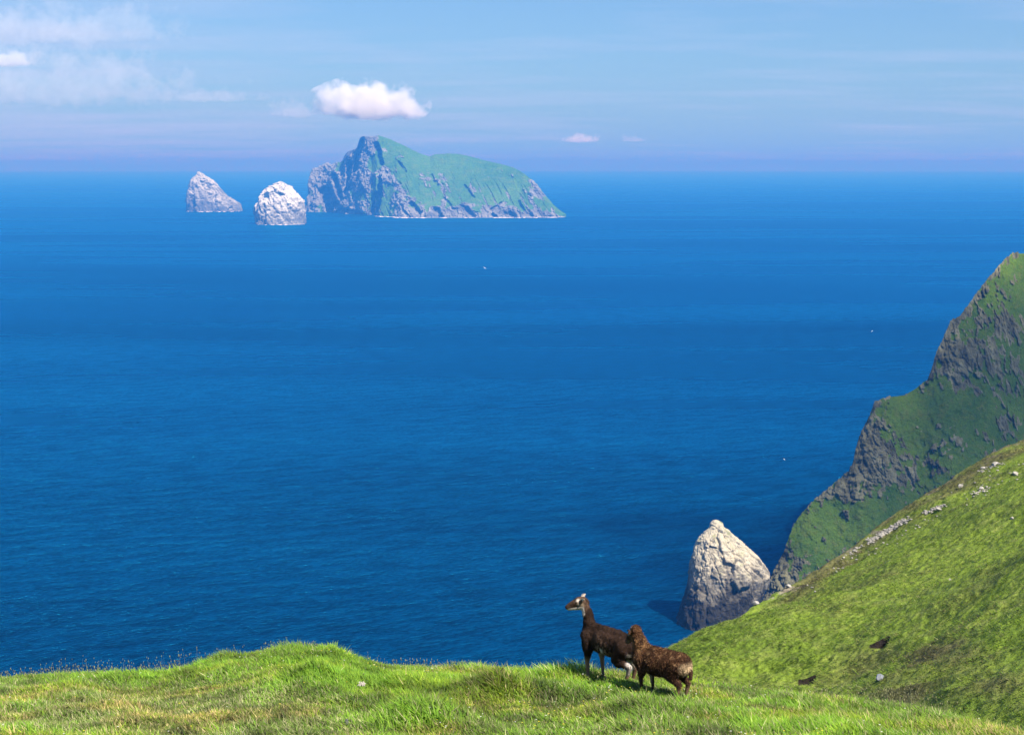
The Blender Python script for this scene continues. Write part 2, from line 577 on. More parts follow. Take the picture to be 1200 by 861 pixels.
def blade_mesh(name, base, hgt, wid, lean, az, col_lo, col_hi, segs=2):
    """base (N,3); every blade is a tapering, bent ribbon"""
    N = len(base)
    ts = np.linspace(0, 1, segs + 1)
    lx, ly = np.cos(az), np.sin(az)
    fx, fy = np.cos(az + rng.uniform(0.6, 2.4, N)), np.sin(az + rng.uniform(0.6, 2.4, N))
    rows, cols = [], []
    for i, t in enumerate(ts):
        b = lean * hgt * t ** 1.8
        zc = hgt * t * (1 - 0.25 * np.clip(lean, 0, 1.5) * t)
        c = np.stack([base[:, 0] + lx * b, base[:, 1] + ly * b, base[:, 2] + zc], -1)
        wv = wid * (1 - t) ** 0.6 * 0.5
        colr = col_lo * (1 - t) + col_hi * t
        if i < segs:
            off = np.stack([fx * wv, fy * wv, 0 * wv], -1)
            rows += [c - off, c + off]; cols += [colr, colr]
        else:
            rows += [c]; cols += [colr]
    k = 2 * segs + 1
    V = np.stack(rows, 1).reshape(-1, 3)
    C = np.stack(cols, 1).reshape(-1, 3)
    f = []
    for i in range(segs - 1):
        f += [(2*i, 2*i+1, 2*i+3), (2*i, 2*i+3, 2*i+2)]
    f += [(2*segs-2, 2*segs-1, 2*segs)]
    f = np.array(f)
    Fc = (np.arange(N)[:, None, None] * k + f[None]).reshape(-1, 3)
    return mesh_from(name, V, Fc, MAT_GRASS, smooth=True, colors={'col': C})


def blob(px, py, cx, cy, rx, ry):
    return np.exp(-(((px - cx) / rx) ** 2 + ((py - cy) / ry) ** 2))


def fore_grass():
    N = 400000
    y = np.sqrt(rng.uniform(9.2 ** 2, 16.6 ** 2, int(N * 1.15)))
    s = rng.uniform(-0.43, 0.43, len(y))
    cd = np.interp(s, _cs, _cd)
    keep = y < cd + 0.9
    y, s = y[keep][:N], s[keep][:N]
    x = s * y
    z = z_fore(s, y)
    q = np.stack([x, y, 0 * x], -1)
    px, py = to_px(np.stack([x, y, z + 0.05], -1))
    n1 = fbm(q * 0.9 + 4, 4)
    n2 = fbm(q * 3.2 + 11, 3)
    n3 = vnoise(q * 0.35 + 30)
    lush = 0.35 + 0.55 * n1 + 0.35 * n2
    lush += 0.9 * blob(px, py, 395, 780, 50, 26) + 0.6 * blob(px, py, 500, 805, 110, 22) + 0.9 * blob(px, py, 1020, 845, 110, 18)
    lush += 0.4 * blob(px, py, 650, 800, 140, 16) + 0.45 * blob(px, py, 850, 830, 90, 25) - 0.55 * blob(px, py, 150, 830, 220, 36)
    lush += 0.5 * blob(px, py, 50, 792, 90, 7) - 0.3 * blob(px, py, 300, 830, 90, 30)
    lush = np.clip(lush, 0, 1)
    tuss = np.clip(0.5 + 0.9 * fbm(q * 2.1 + 50, 3), 0, 1)
    for (mx, my, r, hh) in MOUNDS:
        tuss = np.clip(tuss + np.exp(-((x - mx) ** 2 + (y - my) ** 2) / (r * r)) * 0.8, 0, 1.4)
    h = (0.028 + 0.058 * tuss ** 1.6 + 0.018 * lush) * rng.uniform(0.45, 1.5, len(x))
    h = h * (1 - 0.45 * blob(px, py, 745, 808, 60, 14) + 0.5 * blob(px, py, 690, 791, 14, 8) + 0.5 * blob(px, py, 775, 818, 45, 8))
    g1 = np.array([0.068, 0.165, 0.010]); g2 = np.array([0.180, 0.285, 0.022]); st = np.array([0.34, 0.33, 0.15]); ol = np.array([0.085, 0.115, 0.022])
    r1 = rng.uniform(0, 1, len(x))[:, None]; r2 = rng.uniform(0, 1, len(x))
    col = g1 * (1 - r1) + g2 * r1
    dryp = np.clip(0.30 - 0.30 * lush + 0.15 * n3, 0.02, 0.6)
    isd = r2 < dryp
    col = np.where(isd[:, None], st * rng.uniform(0.5, 1.1, (len(x), 1)), col)
    iso = (r2 > 1 - 0.45 * (1 - lush))
    col = np.where(iso[:, None], ol * rng.uniform(0.7, 1.6, (len(x), 1)), col)
    n4 = vnoise(q * 8 + 90)
    bright = (0.85 + 0.5 * n2 + 0.25 * n1 + 0.28 * n4).clip(0.3, 1.9)[:, None] * rng.uniform(0.7, 1.35, (len(x), 1))
    yel = np.clip(fbm(q * 1.7 + 70, 3) * 1.5, 0, 1)[:, None]
    col = 1.35 * col * bright * (1 + yel * np.array([0.55, 0.15, -0.1]))
    lean = rng.uniform(0.1, 0.9, len(x)) + 0.25
    az = rng.normal(R(150), 1.1, len(x))
    wid = rng.uniform(0.004, 0.0125, len(x)) * (1 + 0.4 * tuss)
    base = np.stack([x, y, z - 0.006], -1)
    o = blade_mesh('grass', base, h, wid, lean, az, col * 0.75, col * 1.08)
    tag(o, 'short mixed green and straw coloured turf grass covering the clifftop', 'grass', kind='stuff')
    # thin pale seed stalks standing above the turf
    M = 5200
    k = rng.choice(len(x), M * 3, replace=False)
    edge = np.exp(-((y[k] - cd[:len(k)] * 0 - np.interp(s[k], _cs, _cd)) / 0.8) ** 2)
    p_ = (0.05 + 0.9 * edge) * ss(-0.25, 0.45, fbm(q[k] * 1.3 + 77, 2))
    k = k[rng.uniform(0, 1, len(k)) < p_][:M]
    hh = rng.uniform(0.07, 0.24, len(k)) * (0.7 + 0.7 * np.clip(vnoise(q[k] * 0.8 + 5), 0, 1))
    sc = np.array([0.36, 0.36, 0.17]) * rng.uniform(0.5, 1.1, (len(k), 1))
    bs = base[k]
    lean2 = rng.uniform(0.0, 0.35, len(k)); az2 = rng.uniform(0, 6.28, len(k))
    segs = []
    st_o = blade_mesh('grass_stalk', bs, hh, np.full(len(k), 0.0028), lean2, az2, sc * 0.8, sc)
    tag(st_o, 'thin pale seed stalks standing above the clifftop turf', 'grass', kind='stuff')
    # seed heads
    tipx = bs[:, 0] + np.cos(az2) * lean2 * hh; tipy = bs[:, 1] + np.sin(az2) * lean2 * hh
    tipz = bs[:, 2] + hh * (1 - 0.25 * lean2)
    r = rng.uniform(0.003, 0.006, len(k)); L = r * rng.uniform(2.5, 4.5, len(k))
    c = np.stack([tipx, tipy, tipz - L], -1)
    vs = []
    for dx, dy, dz in ((1, 0, 0), (-.5, .87, 0), (-.5, -.87, 0)):
        vs.append(c + np.stack([r * dx, r * dy, r * 0], -1))
    vs.append(c + np.stack([0 * r, 0 * r, L], -1)); vs.append(c - np.stack([0 * r, 0 * r, L * 0.9], -1))
    V = np.stack(vs, 1).reshape(-1, 3)
    f = np.array([(0, 1, 3), (1, 2, 3), (2, 0, 3), (1, 0, 4), (2, 1, 4), (0, 2, 4)])
    Fc = (np.arange(len(k))[:, None, None] * 5 + f[None]).reshape(-1, 3)
    C = np.repeat(np.array([0.30, 0.29, 0.15]) * rng.uniform(0.6, 1.2, (len(k), 1)), 5, 0)
    o = mesh_from('seed_head', V, Fc, MAT_GRASS, colors={'col': C})
    tag(o, 'small pale seed heads on the stalks of the clifftop turf', 'grass', kind='stuff')
    # tiny yellow and white flowers low in the sward
    k = rng.choice(len(x), 2600, replace=False)
    k = k[(rng.uniform(0, 1, len(k)) < np.clip(0.25 + 0.9 * vnoise(q[k] * 0.9 + 60), 0.03, 1))]
    c = base[k] + np.stack([0 * k, 0 * k, h[k] * 0.8 + 0.02], -1)
    r = rng.uniform(0.004, 0.009, len(k))
    vs = [c + np.stack([0 * r, 0 * r, r * 0.4], -1)]
    for a in range(5):
        th = a * 2 * math.pi / 5
        vs.append(c + np.stack([r * math.cos(th), r * math.sin(th), 0.5 * r], -1))
    V = np.stack(vs, 1).reshape(-1, 3)
    f = np.array([(0, 1 + a, 1 + (a + 1) % 5) for a in range(5)])
    Fc = (np.arange(len(k))[:, None, None] * 6 + f[None]).reshape(-1, 3)
    yl = rng.uniform(0, 1, len(k)) < 0.6
    C = np.where(yl[:, None], np.array([0.75, 0.62, 0.05]), np.array([0.75, 0.74, 0.62]))
    o = mesh_from('wildflower', V, Fc, MAT_GRASS, colors={'col': np.repeat(C, 6, 0)})
    tag(o, 'tiny yellow and cream flowers dotted through the clifftop turf', 'flowers', kind='stuff')
fore_grass()


# ------------------------------------------------------------------ middle slope
RIDGE = [(-300, 1400, 60), (300, 1120, 62), (600, 930, 66), (700, 845, 72), (760, 795, 78), (805, 764, 82), (850, 737, 88), (900, 704, 94), (950, 674, 100), (1000, 641, 106),
         (1050, 605, 112), (1100, 574, 118), (1150, 543, 124), (1200, 515, 130), (1300, 455, 142), (1700, 240, 180)]
BOTTOM = [(-300, 1500, 40), (300, 1300, 44), (600, 1000, 50), (700, 890, 56), (780, 835, 62), (900, 840, 60), (1000, 862, 54), (1100, 895, 46), (1200, 915, 40), (1300, 930, 37), (1700, 930, 34)]
_rs = np.array([side_of(a, b) for a, b, c in RIDGE]); _rz = np.array([EYE + slope_of(b) * c for a, b, c in RIDGE]); _rd = np.array([c for a, b, c in RIDGE], float)
_bs = np.array([side_of(a, b) for a, b, c in BOTTOM]); _bz = np.array([EYE + slope_of(b) * c for a, b, c in BOTTOM]); _bd = np.array([c for a, b, c in BOTTOM], float)

HOLLOWS = []     # peat hollows: x, y, half width, half depth, drop
def z_mid(s, y, fine=True):
    rz = np.interp(s, _rs, _rz); rd = np.interp(s, _rs, _rd)
    bz = np.interp(s, _bs, _bz); bd = np.interp(s, _bs, _bd)
    t = (y - bd) / (rd - bd)
    tc_ = np.clip(t, 0, 1)
    z = bz + (rz - bz) * (0.62 * tc_ + 0.38 * tc_ ** 1.8)
    z = np.where(t < 0, bz + 0.55 * (bd - y) * -0.4, z)
    e = np.maximum(y - rd, 0)
    z = np.where(t > 1, rz - 0.25 * np.minimum(e, 3) ** 2 / 3 - np.maximum(e - 3, 0) * 1.15, z)
    x = s * y
    q = np.stack([x, y, 0 * x], -1)
    mask = ss(1.05, 0.9, t) * 0.8 + 0.2
    z = z + mask * 1.3 * vnoise(q / 13.0 + 3) + mask * 0.45 * fbm(q / 4.0 + 8, 3)
    if fine:
        # tussocks and little terraces that run across the slope
        u = np.stack([(x * 0.8 + y * 0.6) * 0.9, (-x * 0.6 + y * 0.8) * 0.45, 0 * x], -1)
        z = z + 0.15 * fbm(u, 3) + 0.085 * fbm(q * 2.2 + 5, 2) + 0.05 * vnoise(q * 4.3)
        z = z + 0.22 * np.clip(fbm(u * 0.55 + 40, 3, ridged=True), 0, 1) * ss(0.6, 0.1, t)
    for (hx, hy, hw, hd, dr, tilt) in HOLLOWS:
        dx = (x - hx) * math.cos(tilt) + (y - hy) * math.sin(tilt)
        dy = -(x - hx) * math.sin(tilt) + (y - hy) * math.cos(tilt)
        u_ = dx / hw
        a = ss(-1.05, 0.55, u_) * ss(1.0, 0.80, u_)
        dy = dy + 0.10 * vnoise(q * 2.3 + 60) - 0.16 * (u_ - 0.2) ** 2
        g = np.where(dy > 0, 1 - ss(0.0, 0.20, dy), ss(-hd, -0.02, dy))
        z = z - dr * a * g
    return z


def on_mid(px, py):
    lo, hi = 30.0, 200.0
    ys = np.linspace(45, 170, 2500)
    sd = side_of(px, py)
    zz_ = EYE + slope_of(py) * ys
    d = zz_ - z_mid(np.full_like(ys, sd), ys)
    i = np.argmax(d < 0)
    return np.array([sd * ys[i], ys[i], zz_[i]])
for (lx, ly, rx, ry, hd, dr) in ((1010, 757, 1043, 753, 1.3, 0.26), (927, 800, 957, 798, 1.3, 0.30)):
    c_ = on_mid((lx + rx) / 2, (ly + ry) / 2)
    HOLLOWS.append((c_[0], c_[1], (rx - lx) * c_[1] / F / 2, hd, dr, -0.38))


def heath_at(x, y, s, t):
    '''where the slope is brown with heath and bare earth: its upper edge, and the churned ground low in the gully'''
    q = np.stack([x, y, 0 * x], -1)
    px, py = to_px(np.stack([x, y, z_mid(s, y, False)], -1))
    n = fbm(q / 2.6 + 12, 4)
    k = 0.95 * ss(0.80, 0.98, t + 0.10 * fbm(q / 6, 2)) * ss(880, 960, px)
    k += 0.15 * blob(px, py, 1120, 810, 160, 34) + 0.8 * (blob(px, py, 1095, 770, 50, 14) + blob(px, py, 1150, 765, 40, 14) + blob(px, py, 1065, 818, 60, 12) + blob(px, py, 1160, 800, 50, 16) + 0.6 * blob(px, py, 1010, 770, 60, 30))
    return np.clip(k + 0.75 * n - 0.05, 0, 1)


def build_mid():
    # finer rows on the face, coarse beyond
    NS = 820
    sg = np.concatenate([np.linspace(-0.5, 0.05, 40)[:-1], np.linspace(0.05, 0.42, NS), np.linspace(0.425, 0.9, 40)])
    tv = np.concatenate([np.linspace(-0.35, 0, 12)[:-1], np.linspace(0, 1.0, 470), 1 + np.geomspace(0.01, 4.2, 36)])
    Sg, T = np.meshgrid(sg, tv)
    rd = np.interp(Sg, _rs, _rd); bd = np.interp(Sg, _bs, _bd)
    Y = bd + T * (rd - bd)
    Z = z_mid(Sg, Y)
    X = Sg * Y
    Z = np.maximum(Z, -4)
    V = np.stack([X, Y, Z], -1)
    px, py = to_px(V)
    q = V
    # bare rock and rubble along the upper edge, where the photo has it
    dist = (1 - T)
    rock = ss(0.16, 0.0, dist - 0.05 * vnoise(q / 5)) * ss(0.16, 0.2, Sg) * (0.2 + 0.42 * np.clip(0.5 + fbm(q / 2.5, 4), 0, 1))
    rock = np.where(T > 1.06, 0.9, rock)
    rock = np.clip(rock, 0, 1)
    soil = np.zeros_like(X)
    for (hx, hy, hw, hd, dr, tilt) in HOLLOWS:
        dx = (X - hx) * math.cos(tilt) + (Y - hy) * math.sin(tilt)
        dy = -(X - hx) * math.sin(tilt) + (Y - hy) * math.cos(tilt)
        dy = dy - 0.16 * (dx / hw - 0.2) ** 2
        soil = np.maximum(soil, ss(-1.0, -0.2, dx / hw) * ss(1.02, 0.9, dx / hw) * ss(-0.16, -0.02, dy) * ss(0.34, 0.24, dy) * min(1.0, 0.5 + dr))
    global MID_V
    o = mesh_from('gully_hillside', V, grid_faces(len(tv), len(sg)), MAT_MID, attrs={'rock': rock, 'soil': soil, 'heath': heath_at(X, Y, Sg, T)})
    tag(o, kind='structure')
MAT_MID = mat_hill('hillside_turf', rgb(0.095, 0.146, 0.014), rgb(0.158, 0.215, 0.022), rgb(0.18, 0.20, 0.050), rgb(0.17, 0.14, 0.10), rgb(0.34, 0.31, 0.26), sc=1.0, bump_d=0.25, soil=True)
build_mid()


def mid_grass():
    N = 230000
    s = rng.uniform(0.10, 0.40, N)
    t = rng.uniform(0.0, 1.0, N) ** 0.85
    t = np.where(rng.uniform(0, 1, N) < 0.06, rng.uniform(-0.3, 0, N), t)
    rd = np.interp(s, _rs, _rd); bd = np.interp(s, _bs, _bd)
    y = bd + t * (rd - bd)
    x = s * y
    z = z_mid(s, y)
    q = np.stack([x, y, 0 * x], -1)
    n1 = fbm(q / 3.0 + 3, 4); n2 = fbm(q / 0.9, 3)
    keep = np.ones(N, bool)
    for (hx, hy, hw, hd, dr, tilt) in HOLLOWS:
        dx = (x - hx) * math.cos(tilt) + (y - hy) * math.sin(tilt); dy = -(x - hx) * math.sin(tilt) + (y - hy) * math.cos(tilt)
        keep &= ~((np.abs(dx) < hw * 0.85) & (dy > -0.02) & (dy < 0.15))
    u = rng.uniform(0, 1, N)
    col = np.array([0.080, 0.145, 0.010]) * (1 - u[:, None]) + np.array([0.205, 0.265, 0.026]) * u[:, None]
    heath = heath_at(x, y, s, t)
    dry = rng.uniform(0, 1, N) < np.clip(0.15 + 0.5 * n1, 0.03, 0.7)
    col = np.where(dry[:, None], np.array([0.27, 0.25, 0.09]) * rng.uniform(0.5, 1.2, (N, 1)), col)
    brn = rng.uniform(0, 1, N) < np.clip(0.10 + 0.75 * heath, 0, 0.85)
    col = np.where(brn[:, None], np.array([0.085, 0.068, 0.030]) * rng.uniform(0.4, 1.7, (N, 1)), col)
    col *= (1 + 0.6 * n2 + 0.3 * n1)[:, None].clip(0.4, 1.8)
    h = rng.uniform(0.05, 0.15, N) * (0.6 + 0.8 * np.clip(0.5 + n2, 0, 1))
    col = col * np.array([0.97, 1.06, 1.0])
    wid = rng.uniform(0.025, 0.06, N)
    az = rng.normal(R(-140), 0.8, N)
    lean = rng.uniform(0.6, 1.6, N)
    k = keep
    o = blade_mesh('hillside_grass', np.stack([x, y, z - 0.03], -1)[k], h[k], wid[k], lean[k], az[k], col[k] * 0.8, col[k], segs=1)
    tag(o, 'rough tussocky grass growing on the hillside across the gully', 'grass', kind='stuff')
mid_grass()


# ------------------------------------------------------------------ headland cliff
HEAD = [(884, 712, 770), (893, 704, 775), (900, 692, 777), (906, 672, 779), (915, 655, 782), (922, 640, 784), (930, 615, 787), (938, 603, 790), (950, 590, 794), (960, 581, 797),
        (970, 573, 800), (985, 560, 805), (995, 552, 808), (1000, 541, 810), (1004, 522, 811), (1010, 505, 813), (1018, 490, 816), (1025, 472, 818), (1035, 466, 821), (1060, 463, 829),
        (1072, 456, 834), (1088, 444, 840), (1093, 428, 842), (1098, 412, 844), (1106, 395, 847), (1114, 377, 850), (1125, 371, 855), (1140, 350, 862), (1155, 330, 870),
        (1168, 316, 877), (1178, 303, 884), (1186, 297, 890), (1200, 297, 900), (1230, 285, 915), (1300, 262, 940), (1700, 180, 1040)]


def build_headland():
    hs = np.array([side_of(a, b) for a, b, c in HEAD]); hz = np.array([EYE + slope_of(b) * c for a, b, c in HEAD]); hd = np.array([c for a, b, c in HEAD], float)
    sg = np.concatenate([np.linspace(hs[0], 0.385, 640), np.linspace(0.387, hs[-1], 60)])
    NR = 460
    back = 24
    sil_z = np.interp(sg, hs, hz); sil_d = np.interp(sg, hs, hd)
    sl_ = (hz - EYE) / hd
    db = np.interp(sg, hs, hd - 0.62 * hz)
    kk = np.hanning(161); kk /= kk.sum()
    db = np.convolve(np.pad(db, 80, mode='edge'), kk, 'valid')
    sls = np.interp(sg, hs, sl_)
    sil_z = (EYE + sls * db) / (1 - 0.62 * sls)
    sil_d = db + 0.62 * sil_z
    rows = []
    # back side first, then the face from the skyline down to below the water
    for b in np.linspace(1, 0, back, endpoint=False):
        e = 160 * b ** 1.5
        z = np.maximum(sil_z - 1.1 * e - 2 * b, -5)
        rows.append((z, sil_d + e, 0 * z))
    for v in np.linspace(0, 1, NR):
        z = sil_z + (-6 - sil_z) * v
        drop = sil_z - z
        rows.append((z, sil_d - drop * 0.62, 0 * z + v))
    Z = np.stack([r[0] for r in rows]); Y = np.stack([r[1] for r in rows]); Vv = np.stack([r[2] for r in rows])
    Sg = np.broadcast_to(sg, Z.shape)
    X = Sg * Y
    V = np.stack([X, Y, Z], -1)
    px, py = to_px(V)
    q = V.copy()
    # rock regions
    rk = 0.20 + 0.34 * fbm(q / 34.0 + 2, 4)
    silp = np.interp(px, [h[0] for h in HEAD], [h[1] for h in HEAD])
    edge = py - silp
    rk += 0.42 * np.exp(-(edge / 16.0) ** 2) * ss(1300, 1150, px)
    rk += 0.62 * blob(px, py, 1028, 505, 24, 42) + 0.5 * blob(px, py, 1012, 548, 18, 22) + 0.45 * blob(px, py, 990, 580, 20, 14)
    rk += 0.5 * blob(px, py, 1150, 425, 55, 30) + 0.4 * blob(px, py, 1180, 380, 30, 22) + 0.35 * blob(px, py, 1120, 415, 22, 35)
    rk += 0.65 * blob(px, py, 925, 675, 30, 32) + 0.3 * blob(px, py, 1055, 560, 40, 20) + 0.3 * blob(px, py, 1180, 520, 28, 24) + 0.3 * blob(px, py, 1125, 520, 22, 20)
    rk -= 0.5 * blob(px, py, 1075, 480, 34, 22) + 0.35 * blob(px, py, 985, 620, 45, 22) + 0.45 * blob(px, py, 1120, 480, 45, 20) + 0.3 * blob(px, py, 1195, 330, 14, 30) + 0.35 * blob(px, py, 1080, 600, 40, 24)
    rk += 0.25 * fbm(np.stack([q[..., 0] / 5, q[..., 1] / 5, q[..., 2] / 11], -1), 4)
    spots = fbm(np.stack([q[..., 0] / 4.2 + q[..., 2] / 16, q[..., 1] / 5, q[..., 2] / 9], -1) + 40, 3)
    rk += 0.50 * fbm(np.stack([q[..., 0] / 2.6, q[..., 1] / 3, q[..., 2] / 5], -1) + 90, 3)
    rk += 0.55 * ss(0.14, 0.36, spots) * ss(-0.35, 0.25, fbm(q / 26 + 60, 2))
    rock = np.clip(ss(0.34, 0.72, rk), 0, 1)
    # displacement: broad buttresses, ribs and crags in the rock, soft rolls in the turf
    ribs = fbm(np.stack([q[..., 0] / 9.0 + q[..., 2] / 40, q[..., 1] / 9.0, q[..., 2] / 30.0], -1) + 5, 5, 0.6, ridged=True)
    crag = fbm(q / 3.2 + 9, 4, 0.62, ridged=True)
    broad = fbm(np.stack([q[..., 0] / 48.0, q[..., 1] / 60.0, q[..., 2] / 90.0], -1) + 1.5, 3)
    pb = np.stack([q[..., 0] / 9 + q[..., 2] / 34, q[..., 1] / 11, q[..., 2] / 20], -1)
    blk = 2.6 * blocks(pb) + 1.3 * blocks(pb * 2.7 + 3)
    d = rock * blk + 6 * broad + rock * (2.4 * ribs + 1.3 * crag + 0.9 * fbm(q / 1.3, 3, 0.6)) + (1 - rock) * (1.6 * fbm(q / 8.0, 4) + 1.0 * fbm(q / 3.0 + 2, 3)) + rock * 0.4
    fade = ss(0.0, 0.035, Vv)
    dirv = np.array([-0.45, -0.72, 0.12])
    dd = np.where(Vv > 0, 0.16 + 0.84 * fade, 0.16)
    V = V + dirv * (d * dd)[..., None]
    V[..., 2] += np.where(Vv <= 0.0, 1.0, 1 - fade) * rock * 1.6 * crag
    o = mesh_from('headland_cliff', V, grid_faces(Z.shape[0], Z.shape[1])[:, ::-1], MAT_HEAD, attrs={'rock': rock, 'soil': rock * 0})
    tag(o, kind='structure')
MAT_HEAD = mat_hill('headland_turf_and_rock', rgb(0.042, 0.090, 0.004), rgb(0.082, 0.140, 0.008), rgb(0.098, 0.112, 0.014), rgb(0.038, 0.038, 0.018), rgb(0.235, 0.222, 0.125), sc=0.26, bump_d=0.4)
build_headland()


# ------------------------------------------------------------------ near sea stack
def build_stack(name, rows, y, ratio, mat, amp, feat, label, nz=260, na=420, expo=2.6, seed=0, lean_y=0.0, rot=0.0):
    """rows: (photo row, left column, right column) from top to waterline"""
    rows = sorted(rows)
    pts = []
    for (py, l, r) in rows:
        a = P(l, py, y); b = P(r, py, y)
        pts.append((a[2], a[0], b[0]))
    zt, zb = pts[0][0], pts[-1][0]
    pz = np.array([p[0] for p in pts])[::-1]; pl = np.array([p[1] for p in pts])[::-1]; pr = np.array([p[2] for p in pts])[::-1]
    z = np.concatenate([[-6], np.linspace(pz[0], zt, nz)])
    l = np.interp(z, pz, pl); r = np.interp(z, pz, pr)
    th = np.linspace(0, 2 * math.pi, na, endpoint=False)
    c, s_ = np.cos(th), np.sin(th)
    ca = np.sign(c) * np.abs(c) ** (2 / expo); sa = np.sign(s_) * np.abs(s_) ** (2 / expo)
    if rot:
        pass
    cx = (l + r) / 2; hw = (r - l) / 2
    H = np.clip((z - 0) / zt, 0, 1)
    X = cx[:, None] + hw[:, None] * ca[None]
    hd = hw * ratio * (0.8 + 0.2 * (1 - H))
    Y = y + lean_y * H[:, None] * zt + hd[:, None] * sa[None]
    Z = np.broadcast_to(z[:, None], X.shape).copy()
    q = np.stack([X, Y, Z], -1)
    n = np.stack([ca * 1.0 + 0 * X, sa + 0 * X, 0.35 + 0 * X], -1)
    n /= np.linalg.norm(n, axis=-1, keepdims=True)
    qq = q / feat + seed
    d = 0.75 * fbm(np.stack([qq[..., 0] + qq[..., 2] * 0.15, qq[..., 1], qq[..., 2] * 0.25], -1), 4, 0.5, ridged=True) + 0.30 * fbm(qq * 1.7, 5, 0.55)
    d += 0.8 * fbm(qq * 0.4 + 3, 2)
    pb = np.stack([q[..., 0] / feat * 1.5 + q[..., 2] / feat * 0.3, q[..., 1] / feat * 1.5, q[..., 2] / feat * 0.55], -1) + seed
    d = 0.45 * d + 0.85 * blocks(pb) + 0.34 * blocks(pb * 2.6 + 4)
    # ledges
    led = np.abs(((Z / feat * 0.9 + 0.7 * fbm(qq * 0.7, 2) + 0.25 * X / feat) % 1) - 0.5) * 2
    d += 0.10 * (led - 0.5) + 0.35 * fbm(qq * 5, 3)
    k = np.minimum(1.0, hw / (hw.max() * 0.25) + 0.12)[:, None]
    side = 1 - 0.45 * np.abs(c)[None] ** 3
    V = q + n * (d * amp * k * side)[..., None]
    V[..., 2] += 0.0
    V = V.reshape(-1, 3)
    top = V[-na:].mean(0) + np.array([0, 0, hw[-1] * 0.4])
    V = np.vstack([V, top])
    Fc = grid_faces(len(z), na, wrap=True)
    t = len(V) - 1
    cap = np.array([(len(V) - 1 - na + j, len(V) - 1 - na + (j + 1) % na, t, t) for j in range(na)])
    o = mesh_from(name, V, Fc, mat, smooth=True)
    bm = bmesh.new(); bm.from_mesh(o.data); bm.verts.ensure_lookup_table()
    for j in range(na):
        bm.faces.new((bm.verts[cap[j][0]], bm.verts[cap[j][1]], bm.verts[t]))
    for f in bm.faces: f.smooth = True
    bm.to_mesh(o.data); bm.free()
    tag(o, label, 'sea stack')
    return o

M_NEAR = mat_stack('near_stack_rock', rgb(0.40, 0.355, 0.26), rgb(0.165, 0.148, 0.115), rgb(0.018, 0.017, 0.014), 0.22, (7, 36), (18, 50), streak=0.75, green=0.7)
build_stack('sea_stack', [(613.5, 838, 844), (616, 834, 848), (621, 832, 851), (626, 826, 857), (632, 821, 865), (638, 818, 872), (646, 815, 880), (657, 812, 891), (666, 810, 898), (674, 808.5, 902), (690, 806, 897), (703, 803, 891), (720, 797, 886), (736, 791, 876), (748, 793, 862), (758, 797, 850)], 735, 0.8, M_NEAR, 2.6, 11.0,
            'tall pale pointed rock stack standing in the sea below the green headland', seed=7, lean_y=0.12)

M_FAR2 = mat_stack('left_stack_rock', rgb(0.32, 0.38, 0.38), rgb(0.095, 0.12, 0.12), rgb(0.07, 0.075, 0.07), 0.022, (-8, 12), (-60, 260), streak=0.2)
M_FAR = mat_stack('far_stack_rock', rgb(0.42, 0.47, 0.46), rgb(0.13, 0.155, 0.155), rgb(0.085, 0.09, 0.085), 0.024, (-8, 10), (-110, 170), streak=0.3)
build_stack('sea_stack', [(214, 324, 333), (216.5, 318, 338), (219, 313, 342), (223, 308, 345), (227, 304, 349), (231, 302.5, 353), (237, 300.5, 356), (243, 299, 357), (250, 298, 357.5), (262.5, 298.5, 357.5)],
            6020, 0.9, M_FAR, 22, 80.0, 'squat white domed sea stack nearest the left end of the green island', nz=160, na=300, seed=2)
build_stack('sea_stack', [(201.5, 231, 234), (204, 229, 239), (208, 224, 245), (213, 222, 252), (220, 220, 258), (228, 219, 265), (234, 219, 272), (239, 219.5, 279), (242, 220, 282), (245, 220, 283)],
            7750, 0.7, M_FAR2, 24, 95.0, 'leftmost grey sea stack with a steep left side and long sloping right side', nz=160, na=300, seed=9)


# ------------------------------------------------------------------ big island
ISLE = [(357, 249, 7700), (360, 236, 7720), (362, 222, 7740), (363, 205, 7760), (366, 198, 7780), (372, 196, 7780), (378, 193, 7780), (384, 190.5, 7780), (389, 193, 7770), (393, 190.5, 7760),
        (399, 190.5, 7740), (402, 187, 7700), (405, 181, 7660), (408, 178, 7600), (413, 176.5, 7550), (418, 174, 7500), (420, 168, 7450), (422, 162, 7420), (424, 160, 7400), (430, 160.5, 7380), (437, 160, 7360),
        (444, 159, 7350), (455, 162.5, 7340), (470, 169, 7330), (485, 176.5, 7320), (496, 181.5, 7320), (504, 183.5, 7320), (510, 181, 7330), (525, 180, 7330), (540, 181, 7320), (553, 184, 7300),
        (570, 188.5, 7270), (590, 193, 7220), (603, 197, 7180), (611, 201.5, 7130), (620, 208, 7080), (630, 217, 7020), (638, 228, 6960), (648, 239, 6900), (656, 246, 6860), (663, 251, 6830)]
SHORE = [(357, 7560), (384, 7500), (390, 7300), (416, 7160), (421, 7100), (435, 7060), (440, 6950), (455, 6880), (465, 6790), (480, 6750), (520, 6760), (560, 6765), (600, 6775), (640, 6790), (655, 6810), (663, 6828)]
